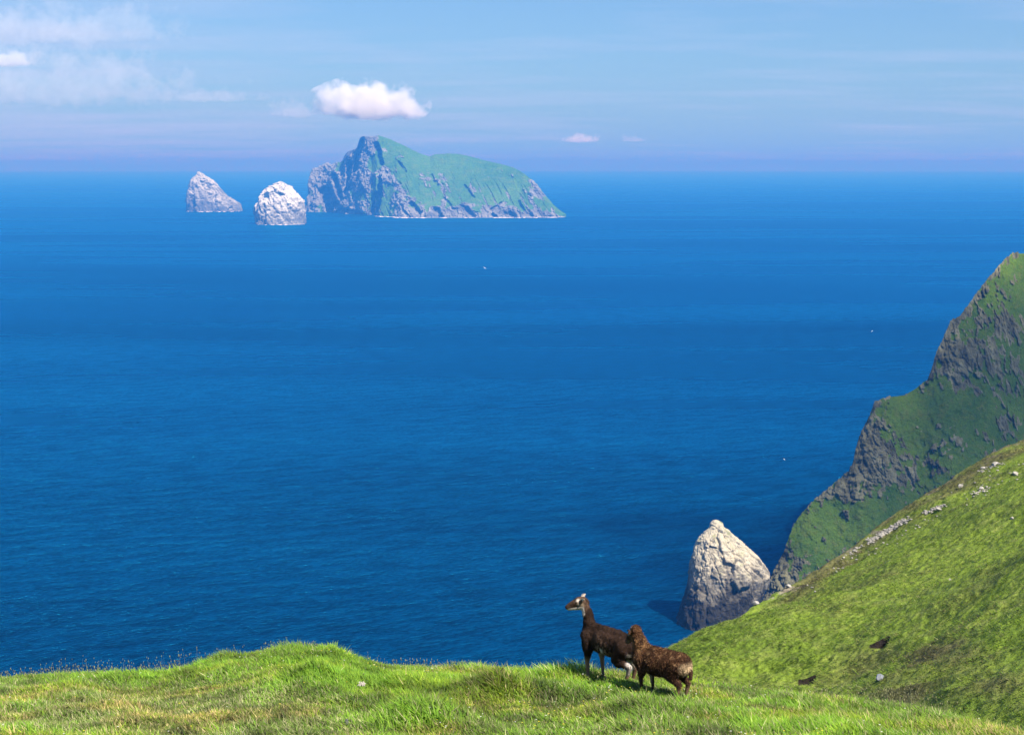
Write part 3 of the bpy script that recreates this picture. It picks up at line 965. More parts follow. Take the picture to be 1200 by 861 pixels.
GULLY = [  # recesses: x1,y1, x2,y2, half width px, depth m
    (381, 226, 396, 252, 7.5, 130), (392, 206, 399, 232, 3.0, 110), (410, 190, 406, 226, 2.6, 100), (424, 163, 419, 180, 3.2, 95), (419, 180, 417, 198, 3.8, 95), (441, 170, 446, 192, 3.0, 80),
    (445, 210, 443, 228, 2.6, 95), (443, 228, 436, 252, 4.2, 110), (467, 190, 474, 200, 2, 30), (403, 246, 436, 257, 3.4, 70), (482, 240, 490, 250, 3.5, 70), (510, 246, 518, 256, 3.5, 70), (548, 245, 556, 254, 3.5, 60),
    (579, 252, 583, 256, 2.5, 60), (598, 250, 604, 256, 2.6, 60), (463, 228, 476, 250, 1.6, 35), (545, 218, 556, 232, 1.4, 30), (520, 232, 532, 246, 1.3, 30), (505, 206, 512, 216, 2, 28), (560, 250, 540, 240, 1.2, 25), (608, 236, 616, 250, 1.4, 35), (575, 246, 588, 238, 1.0, 30)]


def seg_d(px, py, a, b, c, d):
    vx, vy = c - a, d - b
    L = vx * vx + vy * vy + 1e-6
    t = np.clip(((px - a) * vx + (py - b) * vy) / L, 0, 1)
    return np.hypot(px - a - t * vx, py - b - t * vy), t


def build_island():
    hs = np.array([h[0] for h in ISLE], float); hp = np.array([h[1] for h in ISLE]); hd = np.array([h[2] for h in ISLE], float)
    cols = np.linspace(357, 663, 720)
    sp = np.interp(cols, hs, hp); sd = np.interp(cols, hs, hd)
    sh = np.interp(cols, [a for a, b in SHORE], [b for a, b in SHORE])
    kk = np.hanning(61); kk /= kk.sum()
    sd = np.convolve(np.pad(sd, 30, mode='edge'), kk, 'valid')
    sd = np.maximum(sd, sh + 5)
    side = np.array([side_of(a, b) for a, b in zip(cols, sp)])
    sz = np.array([EYE + slope_of(b) * d for b, d in zip(sp, sd)])
    sz = np.maximum(sz, 0.5)
    k2 = np.hanning(141); k2 /= k2.sum()
    szs = np.minimum(np.convolve(np.pad(sz, 70, mode='edge'), k2, 'valid'), sz + 25)
    NR = 250
    rows = []
    for b in np.linspace(1, 0, 20, endpoint=False):
        e = 600 * b
        rows.append((np.maximum(sz - 0.9 * e, -8), sd + e, sz * 0 - 1))
    for v in np.linspace(0, 1, NR):
        m_ = min(1.0, v * 2.2)
        z = (sz * (1 - m_) + szs * m_) if v > 0 else sz
        z = z + (-8 - z) * v
        rows.append((z, sd + (sh - sd) * (v ** 0.92), sz * 0 + v))
    Z = np.stack([r[0] for r in rows]); Y = np.stack([r[1] for r in rows]); Vv = np.stack([r[2] for r in rows])
    X = np.broadcast_to(side, Z.shape) * Y
    V = np.stack([X, Y, Z], -1)
    px, py = to_px(V)
    q = V
    baseY = 253 + 0 * px
    up = (py - np.interp(px, hs, hp)) / np.maximum(np.interp(px, hs, hp) * 0 + 254 - np.interp(px, hs, hp), 4)
    # rock mask
    rk = 0.16 + 0.40 * fbm(q / 90.0, 4) + 0.35 * fbm(np.stack([q[..., 0] / 16 + q[..., 2] / 30, q[..., 1] / 30, q[..., 2] / 28], -1), 4)
    rk += 0.75 * ss(0.70, 0.92, up + 0.30 * fbm(np.stack([q[..., 0] / 40, q[..., 1] / 60, q[..., 2] / 80], -1) + 3, 4)) * ss(440, 480, px)
    rk += 0.55 * ss(455, 425, px) + 0.35 * blob(px, py, 430, 170, 10, 9) + 0.4 * blob(px, py, 425, 215, 14, 14) + 0.3 * blob(px, py, 372, 205, 12, 14)
    rk += 0.6 * blob(px, py, 628, 225, 13, 15) * ss(600, 625, px) + 0.28 * blob(px, py, 510, 211, 16, 6) + 0.25 * blob(px, py, 545, 220, 18, 6) + 0.3 * blob(px, py, 468, 184, 5, 8)
    d, t = seg_d(px, py, 450, 200, 474, 246)
    rk += 0.6 * np.exp(-(d / 7) ** 2)
    rk -= 0.4 * blob(px, py, 436, 188, 9, 10) + 0.45 * blob(px, py, 420, 228, 10, 9) + 0.3 * blob(px, py, 456, 222, 6, 12) + 0.3 * blob(px, py, 396, 200, 5, 12) + 0.2 * blob(px, py, 438, 215, 5, 20)
    run = fbm(np.stack([(q[..., 0] + 0.53 * q[..., 2]) / 15, q[..., 1] / 200, q[..., 2] / 120], -1) + 11, 3)
    rk += 0.42 * ss(0.12, 0.5, run) * ss(0.25, 0.7, up) + 0.18 * run
    rock = ss(0.30, 0.66, rk)
    rec = 0 * px
    for (a, b, c, d_, w_, dep) in GULLY:
        d, t = seg_d(px + 1.2 * fbm(q / 40, 2), py + 1.5 * fbm(q / 30 + 7, 2), a, b, c, d_)
        rec = np.maximum(rec, dep * ss(w_ * 1.35, w_ * 0.6, d) * (0.8 + 0.4 * vnoise(q / 25)))
    ribs = fbm(np.stack([q[..., 0] / 45 + q[..., 2] / 130, q[..., 1] / 90, q[..., 2] / 110], -1), 5, 0.6, ridged=True)
    crag = fbm(q / 19 + 5, 4, 0.6, ridged=True)
    soft = fbm(q / 150 + 3, 4)
    pb = np.stack([q[..., 0] / 42 + q[..., 2] / 100, q[..., 1] / 60, q[..., 2] / 70], -1)
    disp = rock * (16 * ribs + 9 * crag + 15 * blocks(pb) + 8 * blocks(pb * 2.4 + 7)) + (1 - rock) * (5 * fbm(q / 30, 4)) + 16 * soft
    fade = ss(0.0, 0.06, Vv)
    V = V.copy()
    disp = disp - 14 * ss(0.1, 0.6, run) * ss(0.15, 0.5, up)
    V[..., 1] += -disp * fade + rec * fade
    V[..., 0] += -disp * 0.35 * fade + rock * 5 * fbm(q / 22 + 31, 4) * fade
    V[..., 2] += np.where(Vv <= 0, 1, 1 - fade) * (rock * 5 * crag + 2 * fbm(q / 25, 3)) * ss(0, 30, Z)
    o = mesh_from('island', V, grid_faces(Z.shape[0], Z.shape[1])[:, ::-1], MAT_ISLE, attrs={'rock': rock, 'soil': rock * 0})
    tag(o, 'large steep green island with grey rock cliffs far out at sea', 'island')
MAT_ISLE = mat_hill('island_turf_and_rock', rgb(0.032, 0.125, 0.012), rgb(0.060, 0.175, 0.018), rgb(0.085, 0.17, 0.03), rgb(0.062, 0.080, 0.082), rgb(0.235, 0.285, 0.28), sc=0.03, bump_d=0.42)
build_island()
#@@REST
# ------------------------------------------------------------------ animals
def on_fore(px, py):
    ys = np.linspace(9.3, 17, 3000)
    sd = side_of(px, py)
    zz_ = EYE + slope_of(py) * ys
    d = zz_ - z_fore(np.full_like(ys, sd), ys)
    i = np.argmax(d < 0)
    return np.array([sd * ys[i], ys[i], zz_[i]])


def cone_mesh(bm, p0, r0, p1, r1, sx=1.0, n=20, m=7):
    """a round-ended tapering limb between two joints; sx widens (or narrows) it sideways (local y)"""
    p0, p1 = Vector(p0), Vector(p1)
    ax = p1 - p0
    L = ax.length
    if L < 1e-5:
        ax = Vector((0, 0, 1)); L = 1e-5
    q = ax.normalized().to_track_quat('Z', 'Y').to_matrix()
    rings = []
    for i in range(m + 1):
        a = -math.pi / 2 + (math.pi / 2) * i / m
        rings.append((p0 + ax.normalized() * (math.sin(a) * r0), math.cos(a) * r0))
    for i in range(m + 1):
        a = (math.pi / 2) * i / m
        rings.append((p1 + ax.normalized() * (math.sin(a) * r1), math.cos(a) * r1))
    vr = []
    for c, r in rings:
        row = []
        r = max(r, 1e-4)
        for k in range(n):
            t = 2 * math.pi * k / n
            o = q @ Vector((math.cos(t) * r, math.sin(t) * r, 0))
            o.y *= sx
            row.append(bm.verts.new(c + o))
        vr.append(row)
    for i in range(len(vr) - 1):
        for k in range(n):
            bm.faces.new((vr[i][k], vr[i][(k + 1) % n], vr[i + 1][(k + 1) % n], vr[i + 1][k]))
    bm.faces.new(vr[0][::-1]); bm.faces.new(vr[-1])


def fuse(name, limbs, voxel, smooth_it=6, factor=0.5):
    bm = bmesh.new()
    for l in limbs:
        cone_mesh(bm, *l)
    me = bpy.data.meshes.new(name + '_raw')
    bm.to_mesh(me); bm.free()
    o = bpy.data.objects.new(name + '_raw', me)
    COL.objects.link(o)
    r = o.modifiers.new('r', 'REMESH'); r.mode = 'VOXEL'; r.voxel_size = voxel
    s_ = o.modifiers.new('s', 'SMOOTH'); s_.iterations = smooth_it; s_.factor = factor
    dg = bpy.context.evaluated_depsgraph_get()
    ev = o.evaluated_get(dg)
    m2 = bpy.data.meshes.new_from_object(ev)
    bpy.data.objects.remove(o); bpy.data.meshes.remove(me)
    n = len(m2.vertices)
    V = np.empty(n * 3, np.float32); m2.vertices.foreach_get('co', V)
    N = np.empty(n * 3, np.float32); m2.vertex_normals.foreach_get('vector', N)
    return m2, V.reshape(-1, 3).astype(float), N.reshape(-1, 3).astype(float)


def set_col(me, C):
    a = me.color_attributes.new('col', 'FLOAT_COLOR', 'POINT')
    a.data.foreach_set('color', np.c_[C, np.ones(len(C))].astype(np.float32).ravel())


def gb(V, c, r):
    c = np.array(c); r = np.array(r) if np.ndim(r) else np.array([r, r, r])
    return np.exp(-(((V - c) / r) ** 2).sum(1))


def mixc(C, k, col):
    k = np.clip(k, 0, 1)[:, None]
    return C * (1 - k) + np.array(col) * k


M_COAT = mat_attr('brown_coat', rough=0.85, spec=0.08, noise_sc=90, amt=0.35, bump=0.004)
M_FLEECE = mat_attr('brown_fleece', rough=0.95, spec=0.1, noise_sc=70, amt=0.75, bump=0.012)
M_HOOF = mat_plain('dark_hoof', (0.03, 0.025, 0.02), 0.5)
M_EYE = mat_plain('dark_amber_eye', (0.05, 0.03, 0.01), 0.12, 0.6, amt=0.1)
M_HORN = mat_plain('grey_horn', (0.22, 0.20, 0.17), 0.6)


def ear(parent, base, out, up, L, w, col, inner, mat):
    """leaf-shaped, cupped ear with thickness"""
    bx = Vector(out).normalized(); uz = Vector(up).normalized()
    sy = bx.cross(uz).normalized(); nz = sy.cross(bx).normalized()
    V, C, n = [], [], 9
    for side_ in (1, -1):
        for i in range(n + 1):
            t = i / n
            ww = w * math.sin(math.pi * min(1, t * 0.86 + 0.10)) ** 0.7 * (1 - 0.15 * t)
            for j in range(7):
                a = (j / 6 - 0.5) * 2
                cup = (a * a) * ww * 0.75
                p = Vector(base) + bx * (L * t) + sy * (a * ww * 0.5) + nz * (cup - 0.0035 * (side_ < 0))
                V.append(p); C.append(inner if side_ > 0 else col)
    F_ = []
    m = (n + 1) * 7
    for s_ in (0, 1):
        for i in range(n):
            for j in range(6):
                a = s_ * m + i * 7 + j
                F_.append((a, a + 1, a + 8, a + 7) if s_ == 0 else (a + 7, a + 8, a + 1, a))
    for i in range(n):
        for j in (0, 6):
            a = i * 7 + j
            F_.append((a, a + 7, m + a + 7, m + a))
    for j in range(6):
        a = n * 7 + j
        F_.append((a, a + 1, m + a + 1, m + a))
    return mesh_from('ear', V, F_, mat, parent, colors={'col': C})


def hoof(parent, p, fwd):
    """cloven hoof: two claws"""
    bm = bmesh.new()
    for s_ in (-1, 1):
        c = Vector(p)
        prof = [(-0.014, 0.0), (0.030, 0.0), (0.016, 0.030), (-0.014, 0.034)]
        a = [bm.verts.new(c + Vector((x, s_ * 0.0015, z))) for x, z in prof]
        b = [bm.verts.new(c + Vector((x * 0.9, s_ * 0.019, z)) + Vector((0, 0, 0))) for x, z in prof]
        if s_ > 0: a, b = b, a
        for i in range(4):
            bm.faces.new((a[i], a[(i + 1) % 4], b[(i + 1) % 4], b[i]))
        bm.faces.new(a[::-1]); bm.faces.new(b)
    bmesh.ops.bevel(bm, geom=bm.edges[:], offset=0.002, segments=1)
    me = bpy.data.meshes.new('hoof'); bm.to_mesh(me); bm.free()
    me.materials.append(M_HOOF)
    o = bpy.data.objects.new('hoof', me); COL.objects.link(o); o.parent = parent
    return o


def eyeball(parent, p, r):
    bm = bmesh.new()
    bmesh.ops.create_uvsphere(bm, u_segments=16, v_segments=10, radius=r, matrix=Matrix.Translation(p))
    for f in bm.faces: f.smooth = True
    me = bpy.data.meshes.new('eye'); bm.to_mesh(me); bm.free()
    me.materials.append(M_EYE)
    o = bpy.data.objects.new('eye', me); COL.objects.link(o); o.parent = parent
    return o


def head_frame(pivot, yaw, pitch):
    M = Matrix.Translation(pivot) @ Matrix.Rotation(yaw, 4, 'Z') @ Matrix.Rotation(pitch, 4, 'Y')
    return M


def make_sheep(name, neck_lo, neck_hi, yaw, pitch, woolly, feet, z_ground):
    """local frame: +x forwards, +y the animal's left, z up, origin on the ground between the feet"""
    root = empty(name)
    M = head_frame(Vector(neck_hi), yaw, pitch) @ Matrix.Scale(0.86, 4)
    hp = lambda x, y, z: tuple(M @ Vector((x, y, z)))
    b = 0.028 if woolly else -0.010
    L = []
    # trunk: deep chest, tucked belly, sloping croup
    L += [((0.27, 0, 0.41), 0.125 + b, (0.10, 0, 0.405), 0.142 + b, 0.90), ((0.10, 0, 0.405), 0.142 + b, (-0.12, 0, 0.42), 0.138 + b, 0.95),
          ((-0.12, 0, 0.42), 0.138 + b, (-0.29, 0, 0.455), 0.118 + b, 0.95), ((0.25, 0, 0.485), 0.085 + b, (-0.27, 0, 0.50), 0.082 + b, 0.8),
          ((0.34, 0, 0.40), 0.085 + b, (0.30, 0, 0.44), 0.10 + b, 0.85), ((-0.30, 0, 0.49), 0.075 + b, (-0.375, 0, 0.44), 0.052 + b, 0.9)]
    # neck
    nl, nh = Vector(neck_lo), Vector(neck_hi)
    mid = nl.lerp(nh, 0.5) + Vector((-0.012, 0, 0.0))
    nb = 0.030 if woolly else 0.0
    nk = 1.0 if woolly else 0.86
    L += [(tuple(nl), 0.098 * nk + nb, tuple(mid), 0.068 * nk + nb, 0.78), (tuple(mid), 0.068 * nk + nb, tuple(nh), 0.052 * nk + nb * 0.8, 0.85)]
    # head: cranium, brow, cheeks, muzzle, jaw, lips
    L += [(hp(0.0, 0, 0.0), 0.052, hp(0.055, 0, 0.020), 0.054), (hp(0.055, 0, 0.022), 0.050, hp(0.145, 0, 0.004), 0.036), (hp(0.145, 0, 0.004), 0.036, hp(0.205, 0, -0.014), 0.027),
          (hp(0.03, 0, -0.028), 0.045, hp(0.12, 0, -0.036), 0.030), (hp(0.12, 0, -0.034), 0.029, hp(0.195, 0, -0.034), 0.021),
          (hp(0.075, 0.030, 0.022), 0.022, hp(0.095, 0.026, 0.018), 0.018), (hp(0.075, -0.030, 0.022), 0.022, hp(0.095, -0.026, 0.018), 0.018), (hp(0.0, 0, 0.04), 0.028, hp(0.03, 0, 0.05), 0.026)]
    if woolly:
        L += [(hp(-0.03, 0, 0.01), 0.070, hp(0.0, 0, 0.015), 0.060)]
    fr, hr = feet      # (x, y, z) of the four feet: front left, front right, rear left, rear right
    w_ = 0.008 if woolly else 0.0
    for (fx, fy, fz), s_ in zip(fr, (1, -1)):
        L += [((0.27, s_ * 0.068, 0.42), 0.078 + b * .6, (0.245, s_ * 0.085, 0.31), 0.054 + w_), ((0.245, s_ * 0.085, 0.31), 0.050 + w_, (fx + 0.02, fy * 1.0, 0.185 + fz * .5), 0.0235 + w_),
              ((fx + 0.02, fy, 0.185 + fz * .5), 0.0245 + w_, (fx + 0.004, fy, 0.065 + fz), 0.0155 + w_ * .5), ((fx + 0.004, fy, 0.062 + fz), 0.0185, (fx + 0.008, fy, 0.03 + fz), 0.019)]
    for (fx, fy, fz), s_ in zip(hr, (1, -1)):
        L += [((-0.27, s_ * 0.062, 0.44), 0.098 + b * .6, (-0.20, s_ * 0.085, 0.33), 0.070 + w_), ((-0.24, s_ * 0.08, 0.39), 0.085 + b * .4, (-0.23, s_ * 0.09, 0.30), 0.056 + w_), ((-0.21, s_ * 0.088, 0.31), 0.047 + w_ * 1.4, (fx - 0.035, fy, 0.205 + fz * .6), 0.025 + w_),
              ((fx - 0.038, fy, 0.205 + fz * .6), 0.0265 + w_, (fx - 0.008, fy, 0.065 + fz), 0.017 + w_ * .5), ((fx - 0.008, fy, 0.062 + fz), 0.0195, (fx + 0.002, fy, 0.03 + fz), 0.019)]
    me, V, N = fuse('body', L, 0.0075 if not woolly else 0.008, 7)
    # fine relief
    hx = np.array(M.translation)
    nearhead = np.linalg.norm(V - np.array(M @ Vector((0.1, 0, 0))), axis=1)
    faceM = ss(0.15, 0.09, nearhead)
    leg = ss(0.30, 0.22, V[:, 2])
    if woolly:
        d = (0.011 * fbm(V * 34, 3, ridged=True) + 0.010 * fbm(V * 14 + 5, 3)) * (1 - faceM) * (1 - leg)
    else:
        d = (0.008 * fbm(V * 30, 3) + 0.012 * fbm(V * 11 + 2, 3)) * (1 - faceM) * (1 - leg)
        # shoulder blade, ribs and flank read through a thin summer coat
        d -= 0.010 * gb(V, (0.13, 0.13, 0.42), (0.04, 0.09, 0.12)) + 0.014 * gb(V, (-0.15, 0.13, 0.36), (0.05, 0.09, 0.07))
        d += 0.005 * np.sin(V[:, 0] * 95) * gb(V, (0.0, 0.14, 0.40), (0.12, 0.09, 0.09))
    V2 = V + N * d[:, None]
    # mouth line, nostril
    me.vertices.foreach_set('co', V2.astype(np.float32).ravel())
    loc = (np.c_[V2, np.ones(len(V2))] @ np.array(M.inverted()).T)[:, :3]     # head coordinates
    if woolly:
        C = np.tile(np.array([0.026, 0.013, 0.008]), (len(V), 1))
        C = mixc(C, 0.45 + 0.9 * fbm(V * 9, 3), (0.070, 0.032, 0.015))
        C = mixc(C, ss(0.2, 0.6, fbm(V * 22 + 3, 3)), (0.20, 0.115, 0.055))
        C = mixc(C, ss(0.34, 0.42, np.linalg.norm(V[:, :1] * 0 + 1, axis=1) * V[:, 2]) * 0, (0, 0, 0))
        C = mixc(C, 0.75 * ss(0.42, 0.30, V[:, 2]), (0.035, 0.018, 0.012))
        C = mixc(C, 0.95 * ss(0.335, 0.29, V[:, 2]) * ss(0.07, 0.05, np.abs(V[:, 1])) * ss(-0.2, -0.1, V[:, 0]) * ss(0.28, 0.2, V[:, 0]), (0.42, 0.36, 0.28))
        rump = ss(-0.335, -0.385, V[:, 0]) * ss(0.24, 0.32, V[:, 2]) * ss(0.54, 0.46, V[:, 2])
        C = mixc(C, rump * (0.75 + 0.8 * fbm(V * 16 + 8, 3)), (0.50, 0.36, 0.21))
        C = mixc(C, 0.8 * ss(0.24, 0.12, V[:, 2]) * ss(-0.1, -0.2, V[:, 0]), (0.19, 0.12, 0.075))
        C = mixc(C, ss(0.03, 0.06, loc[:, 0]) * ss(0.17, 0.13, nearhead), (0.035, 0.022, 0.015))
        neckM = np.exp(-(np.linalg.norm(V - np.array(mid), axis=1) / 0.17) ** 2)
        C = mixc(C, neckM * (0.40 + 1.3 * fbm(V * 20, 3)), (0.19, 0.10, 0.042))
        C = mixc(C, gb(loc, (0.19, 0.0, -0.03), 0.035) * 1.0, (0.22, 0.18, 0.14))
        C = mixc(C, 1.2 * gb(loc, (0.08, 0.052, 0.048), 0.016), (0.30, 0.24, 0.17))
    else:
        C = np.tile(np.array([0.012, 0.007, 0.005]), (len(V), 1))
        C = mixc(C, 0.5 + 0.9 * fbm(V * np.array([6, 6, 9]), 3), (0.029, 0.016, 0.010))
        C = mixc(C, 0.6 * gb(V, (0.10, 0.12, 0.46), (0.16, 0.10, 0.07)), (0.062, 0.036, 0.024))
        C = mixc(C, 0.45 * gb(V, (-0.10, 0.10, 0.53), (0.12, 0.12, 0.05)), (0.062, 0.034, 0.023))
        C = mixc(C, 1.0 * ss(0.02, 0.06, fbm(V * 45 + 1, 2) - 0.10) * gb(V, (0.0, 0.14, 0.355), (0.10, 0.08, 0.07)), (0.27, 0.18, 0.12))
        C = mixc(C, 1.6 * gb(V, (0.012, 0.145, 0.350), (0.018, 0.06, 0.022)), (0.62, 0.58, 0.55))
        # belly and the inside of the legs are pale
        C = mixc(C, ss(0.32, 0.27, V[:, 2]) * ss(0.075, 0.055, np.abs(V[:, 1])), (0.44, 0.40, 0.33))
        C = mixc(C, 0.92 * ss(0.25, 0.18, V[:, 2]) * ss(0.1, 0.2, V[:, 0]), (0.20, 0.13, 0.085))
        hl = ss(0.27, 0.20, V[:, 2]) * ss(-0.1, -0.2, V[:, 0])
        C = mixc(C, 0.9 * hl, (0.15, 0.085, 0.055))
        C = mixc(C, 1.0 * ss(-0.315, -0.35, V[:, 0]) * ss(0.17, 0.24, V[:, 2]) * ss(0.43, 0.37, V[:, 2]) * ss(0.115, 0.085, np.abs(V[:, 1])), (0.45, 0.39, 0.34))
        C = mixc(C, ss(0.10, 0.03, V[:, 2]) * 0.85, (0.16, 0.13, 0.11))
        # neck lighter brown in front, head brown with pale eye ring, jaw and muzzle
        onh = ss(0.16, 0.13, nearhead)
        C = mixc(C, onh * (0.6 + 0.7 * fbm(V * 40, 2)), (0.072, 0.042, 0.027))
        C = mixc(C, 1.5 * onh * ss(-0.020, -0.042, loc[:, 2]) * ss(0.0, 0.03, loc[:, 0]), (0.50, 0.42, 0.34))
        C = mixc(C, 1.3 * gb(loc, (0.062, 0.05, 0.050), 0.020), (0.55, 0.45, 0.36))
        C = mixc(C, 1.1 * gb(loc, (0.062, 0.05, 0.005), 0.018), (0.42, 0.33, 0.25))
        C = mixc(C, 1.1 * gb(loc, (0.02, 0.05, -0.01), 0.020), (0.36, 0.26, 0.17))
        C = mixc(C, 1.4 * gb(loc, (0.225, 0, 0.0), (0.030, 0.05, 0.026)), (0.028, 0.016, 0.012))
    set_col(me, C)
    me.materials.clear(); me.materials.append(M_FLEECE if woolly else M_COAT)
    for p in me.polygons: p.use_smooth = True
    body = bpy.data.objects.new('body', me); COL.objects.link(body); body.parent = root
    # eyes, ears, hooves, tail
    for s_ in (1, -1):
        eyeball(root, hp(0.083, s_ * 0.042, 0.028), 0.0135)
    if woolly:
        dk, inn = (0.060, 0.032, 0.018), (0.22, 0.13, 0.07)
        eL, ew = 0.105, 0.056
    else:
        dk, inn = (0.30, 0.24, 0.19), (0.62, 0.56, 0.48)
        eL, ew = 0.072, 0.040
    for s_ in (1, -1):
        bvec = M.to_3x3() @ Vector((-0.35, s_ * 0.75, 0.42))
        uvec = M.to_3x3() @ Vector((0.75, s_ * 0.35, 0.25))
        ear(root, hp(0.008, s_ * 0.042, 0.030), bvec, uvec, eL, ew, dk, inn, M_COAT)
    for p in list(fr) + list(hr):
        hoof(root, (p[0] + 0.004, p[1], p[2]), None)
    tm, TV, TN = fuse('tail', [((-0.37 - b, 0, 0.475), 0.026, (-0.415 - b, 0, 0.42), 0.024), ((-0.415 - b, 0, 0.42), 0.024, (-0.42 - b, 0, 0.355), 0.013)] if not woolly else
                      [((-0.40, 0, 0.47), 0.034, (-0.445, 0, 0.40), 0.034), ((-0.445, 0, 0.40), 0.034, (-0.455, 0, 0.31), 0.022)], 0.006, 3)
    tm.vertices.foreach_set('co', (TV + TN * (0.006 * fbm(TV * 60, 2))[:, None]).astype(np.float32).ravel())
    TC = np.tile(np.array([0.050, 0.024, 0.014]), (len(TV), 1))
    set_col(tm, TC); tm.materials.clear(); tm.materials.append(M_FLEECE)
    for p in tm.polygons: p.use_smooth = True
    t = bpy.data.objects.new('tail', tm); COL.objects.link(t); t.parent = root
    if woolly:
        # short curved scur horns
        for s_ in (1, -1):
            hb = bmesh.new()
            pr = None
            for i in range(6):
                a = i / 6; a2 = (i + 1) / 6
                f = lambda q_: hp(0.015 - 0.07 * q_ , s_ * (0.028 + 0.030 * q_), 0.062 + 0.032 * math.sin(q_ * 2.2))
                cone_mesh(hb, f(a), 0.0125 * (1 - a * .75), f(a2), 0.0125 * (1 - a2 * .75), 1.0, 10, 3)
            mm = bpy.data.meshes.new('horn'); hb.to_mesh(mm); hb.free(); mm.materials.append(M_HORN)
            for p in mm.polygons: p.use_smooth = True
            h = bpy.data.objects.new('horn', mm); COL.objects.link(h); h.parent = root
    # hair: short coat or curly fleece, many small locks lying backwards and down
    nl_ = 16000 if woolly else 14000
    idx = rng.choice(len(V2), nl_)
    if woolly:
        ok = (faceM[idx] < 0.35) & (V2[idx, 2] > 0.20)
    else:
        ok = (V2[idx, 2] > 0.20) & (faceM[idx] < 0.6)
    idx = idx[ok]
    B = V2[idx] + rng.normal(0, 0.003, (len(idx), 3)); NN = N[idx]
    flow = np.tile(np.array([-0.55, 0, -0.85]), (len(idx), 1)) + rng.normal(0, 0.55 if woolly else 0.25, (len(idx), 3))
    tang = flow - NN * (flow * NN).sum(1, keepdims=True)
    tang /= np.linalg.norm(tang, axis=1, keepdims=True) + 1e-6
    sd_ = np.cross(NN, tang)
    ln = rng.uniform(0.014, 0.030, len(idx)) if woolly else rng.uniform(0.012, 0.022, len(idx))
    lift = 0.55 if woolly else 0.16
    wd = rng.uniform(0.004, 0.008, len(idx)) if woolly else rng.uniform(0.002, 0.004, len(idx))
    p0a = B - sd_ * wd[:, None] * .5 - NN * 0.002; p0b = B + sd_ * wd[:, None] * .5 - NN * 0.002
    midp = B + NN * (ln * lift)[:, None] + tang * (ln * 0.5)[:, None]
    tip = B + NN * (ln * lift * 0.7)[:, None] + tang * ln[:, None]
    VV = np.stack([p0a, p0b, midp - sd_ * wd[:, None] * .45, midp + sd_ * wd[:, None] * .45, tip], 1).reshape(-1, 3)
    f = np.array([(0, 1, 3), (0, 3, 2), (2, 3, 4)])
    FF = (np.arange(len(idx))[:, None, None] * 5 + f[None]).reshape(-1, 3)
    hc = C[idx] * rng.uniform(0.45, 1.45, (len(idx), 1))
    if woolly:
        lightm = rng.uniform(0, 1, len(idx)) < 0.13
        hc = np.where(lightm[:, None], hc * 1.2 + np.array([0.10, 0.055, 0.025]), hc)
    CC = np.repeat(hc, 5, 0)
    nm = 'fleece' if woolly else 'coat'
    h = mesh_from(nm, VV, FF, M_COAT, root, colors={'col': CC})
    h['kind'] = 'stuff'
    return root


def at_depth(px, y):
    s_ = side_of(px, 803)
    return np.array([s_ * y, y, float(z_fore(s_, y))])


def place_animal(root, px, y, heading):
    p = at_depth(px, y)
    root.location = p
    root.rotation_euler = (0, 0, heading)
    return p


def feet_on_ground(px, py, heading, spots):
    p = at_depth(px, py)
    c, s_ = math.cos(heading), math.sin(heading)
    out = []
    for (x, y) in spots:
        wx, wy = p[0] + c * x - s_ * y, p[1] + s_ * x + c * y
        out.append((x, y, float(z_fore(wx / wy, wy)) - p[2]))
    return out

# ewe in front: head high, walking away to the left, rump towards the camera
H1 = math.pi - R(53)
f1 = feet_on_ground(715, 13.42, H1, [(0.235, 0.085), (0.205, -0.085), (-0.335, 0.08), (-0.24, -0.085)])
ewe = make_sheep('sheep', (0.315, 0, 0.475), (0.41, 0.0, 0.725), R(46), R(14), False, (f1[:2], f1[2:]), None)
place_animal(ewe, 715, 13.42, H1)
ewe.scale = (0.98, 0.98, 0.98)
tag(ewe, 'slender dark brown sheep standing with its head raised, looking out to sea', 'sheep', 'two brown sheep on the clifftop')
H2 = math.pi - R(41)
f2 = feet_on_ground(775, 12.55, H2, [(0.25, 0.085), (0.19, -0.085), (-0.30, 0.085), (-0.32, -0.09)])
ram = make_sheep('sheep', (0.30, 0, 0.485), (0.435, 0.0, 0.725), R(12), R(48), True, (f2[:2], f2[2:]), None)
place_animal(ram, 775, 12.55, H2)
ram.scale = (0.70, 0.70, 0.70)
tag(ram, 'woolly curly brown sheep with cream rump, standing close behind the raised-head sheep', 'sheep', 'two brown sheep on the clifftop')


# ------------------------------------------------------------------ stones
M_STONE = mat_plain('lichened_stone', (0.29, 0.27, 0.235), 0.9, 0.2, sc=6.0, amt=0.6, bump=0.03)
M_GREYSTONE = mat_plain('blue_grey_stone', (0.17, 0.18, 0.20), 0.8, 0.2, sc=8.0, amt=0.35, bump=0.01)


def rock_mesh(seed, sx, sy, sz, sub=3):
    bm = bmesh.new()
    bmesh.ops.create_icosphere(bm, subdivisions=sub, radius=1.0)
    V = np.array([v.co[:] for v in bm.verts])
    # cut facets: project onto random planes
    r_ = np.random.default_rng(seed)
    for k in range(11):
        n = r_.normal(0, 1, 3); n /= np.linalg.norm(n)
        d = r_.uniform(0.55, 0.85)
        ex = V @ n - d
        V = V - np.outer(np.maximum(ex, 0), n)
    V = V * (1 + 0.06 * fbm(V * 3 + seed, 3)[:, None])
    V = V * np.array([sx, sy, sz])
    for v, c in zip(bm.verts, V): v.co = c
    me = bpy.data.meshes.new('boulder'); bm.to_mesh(me); bm.free()
    return me


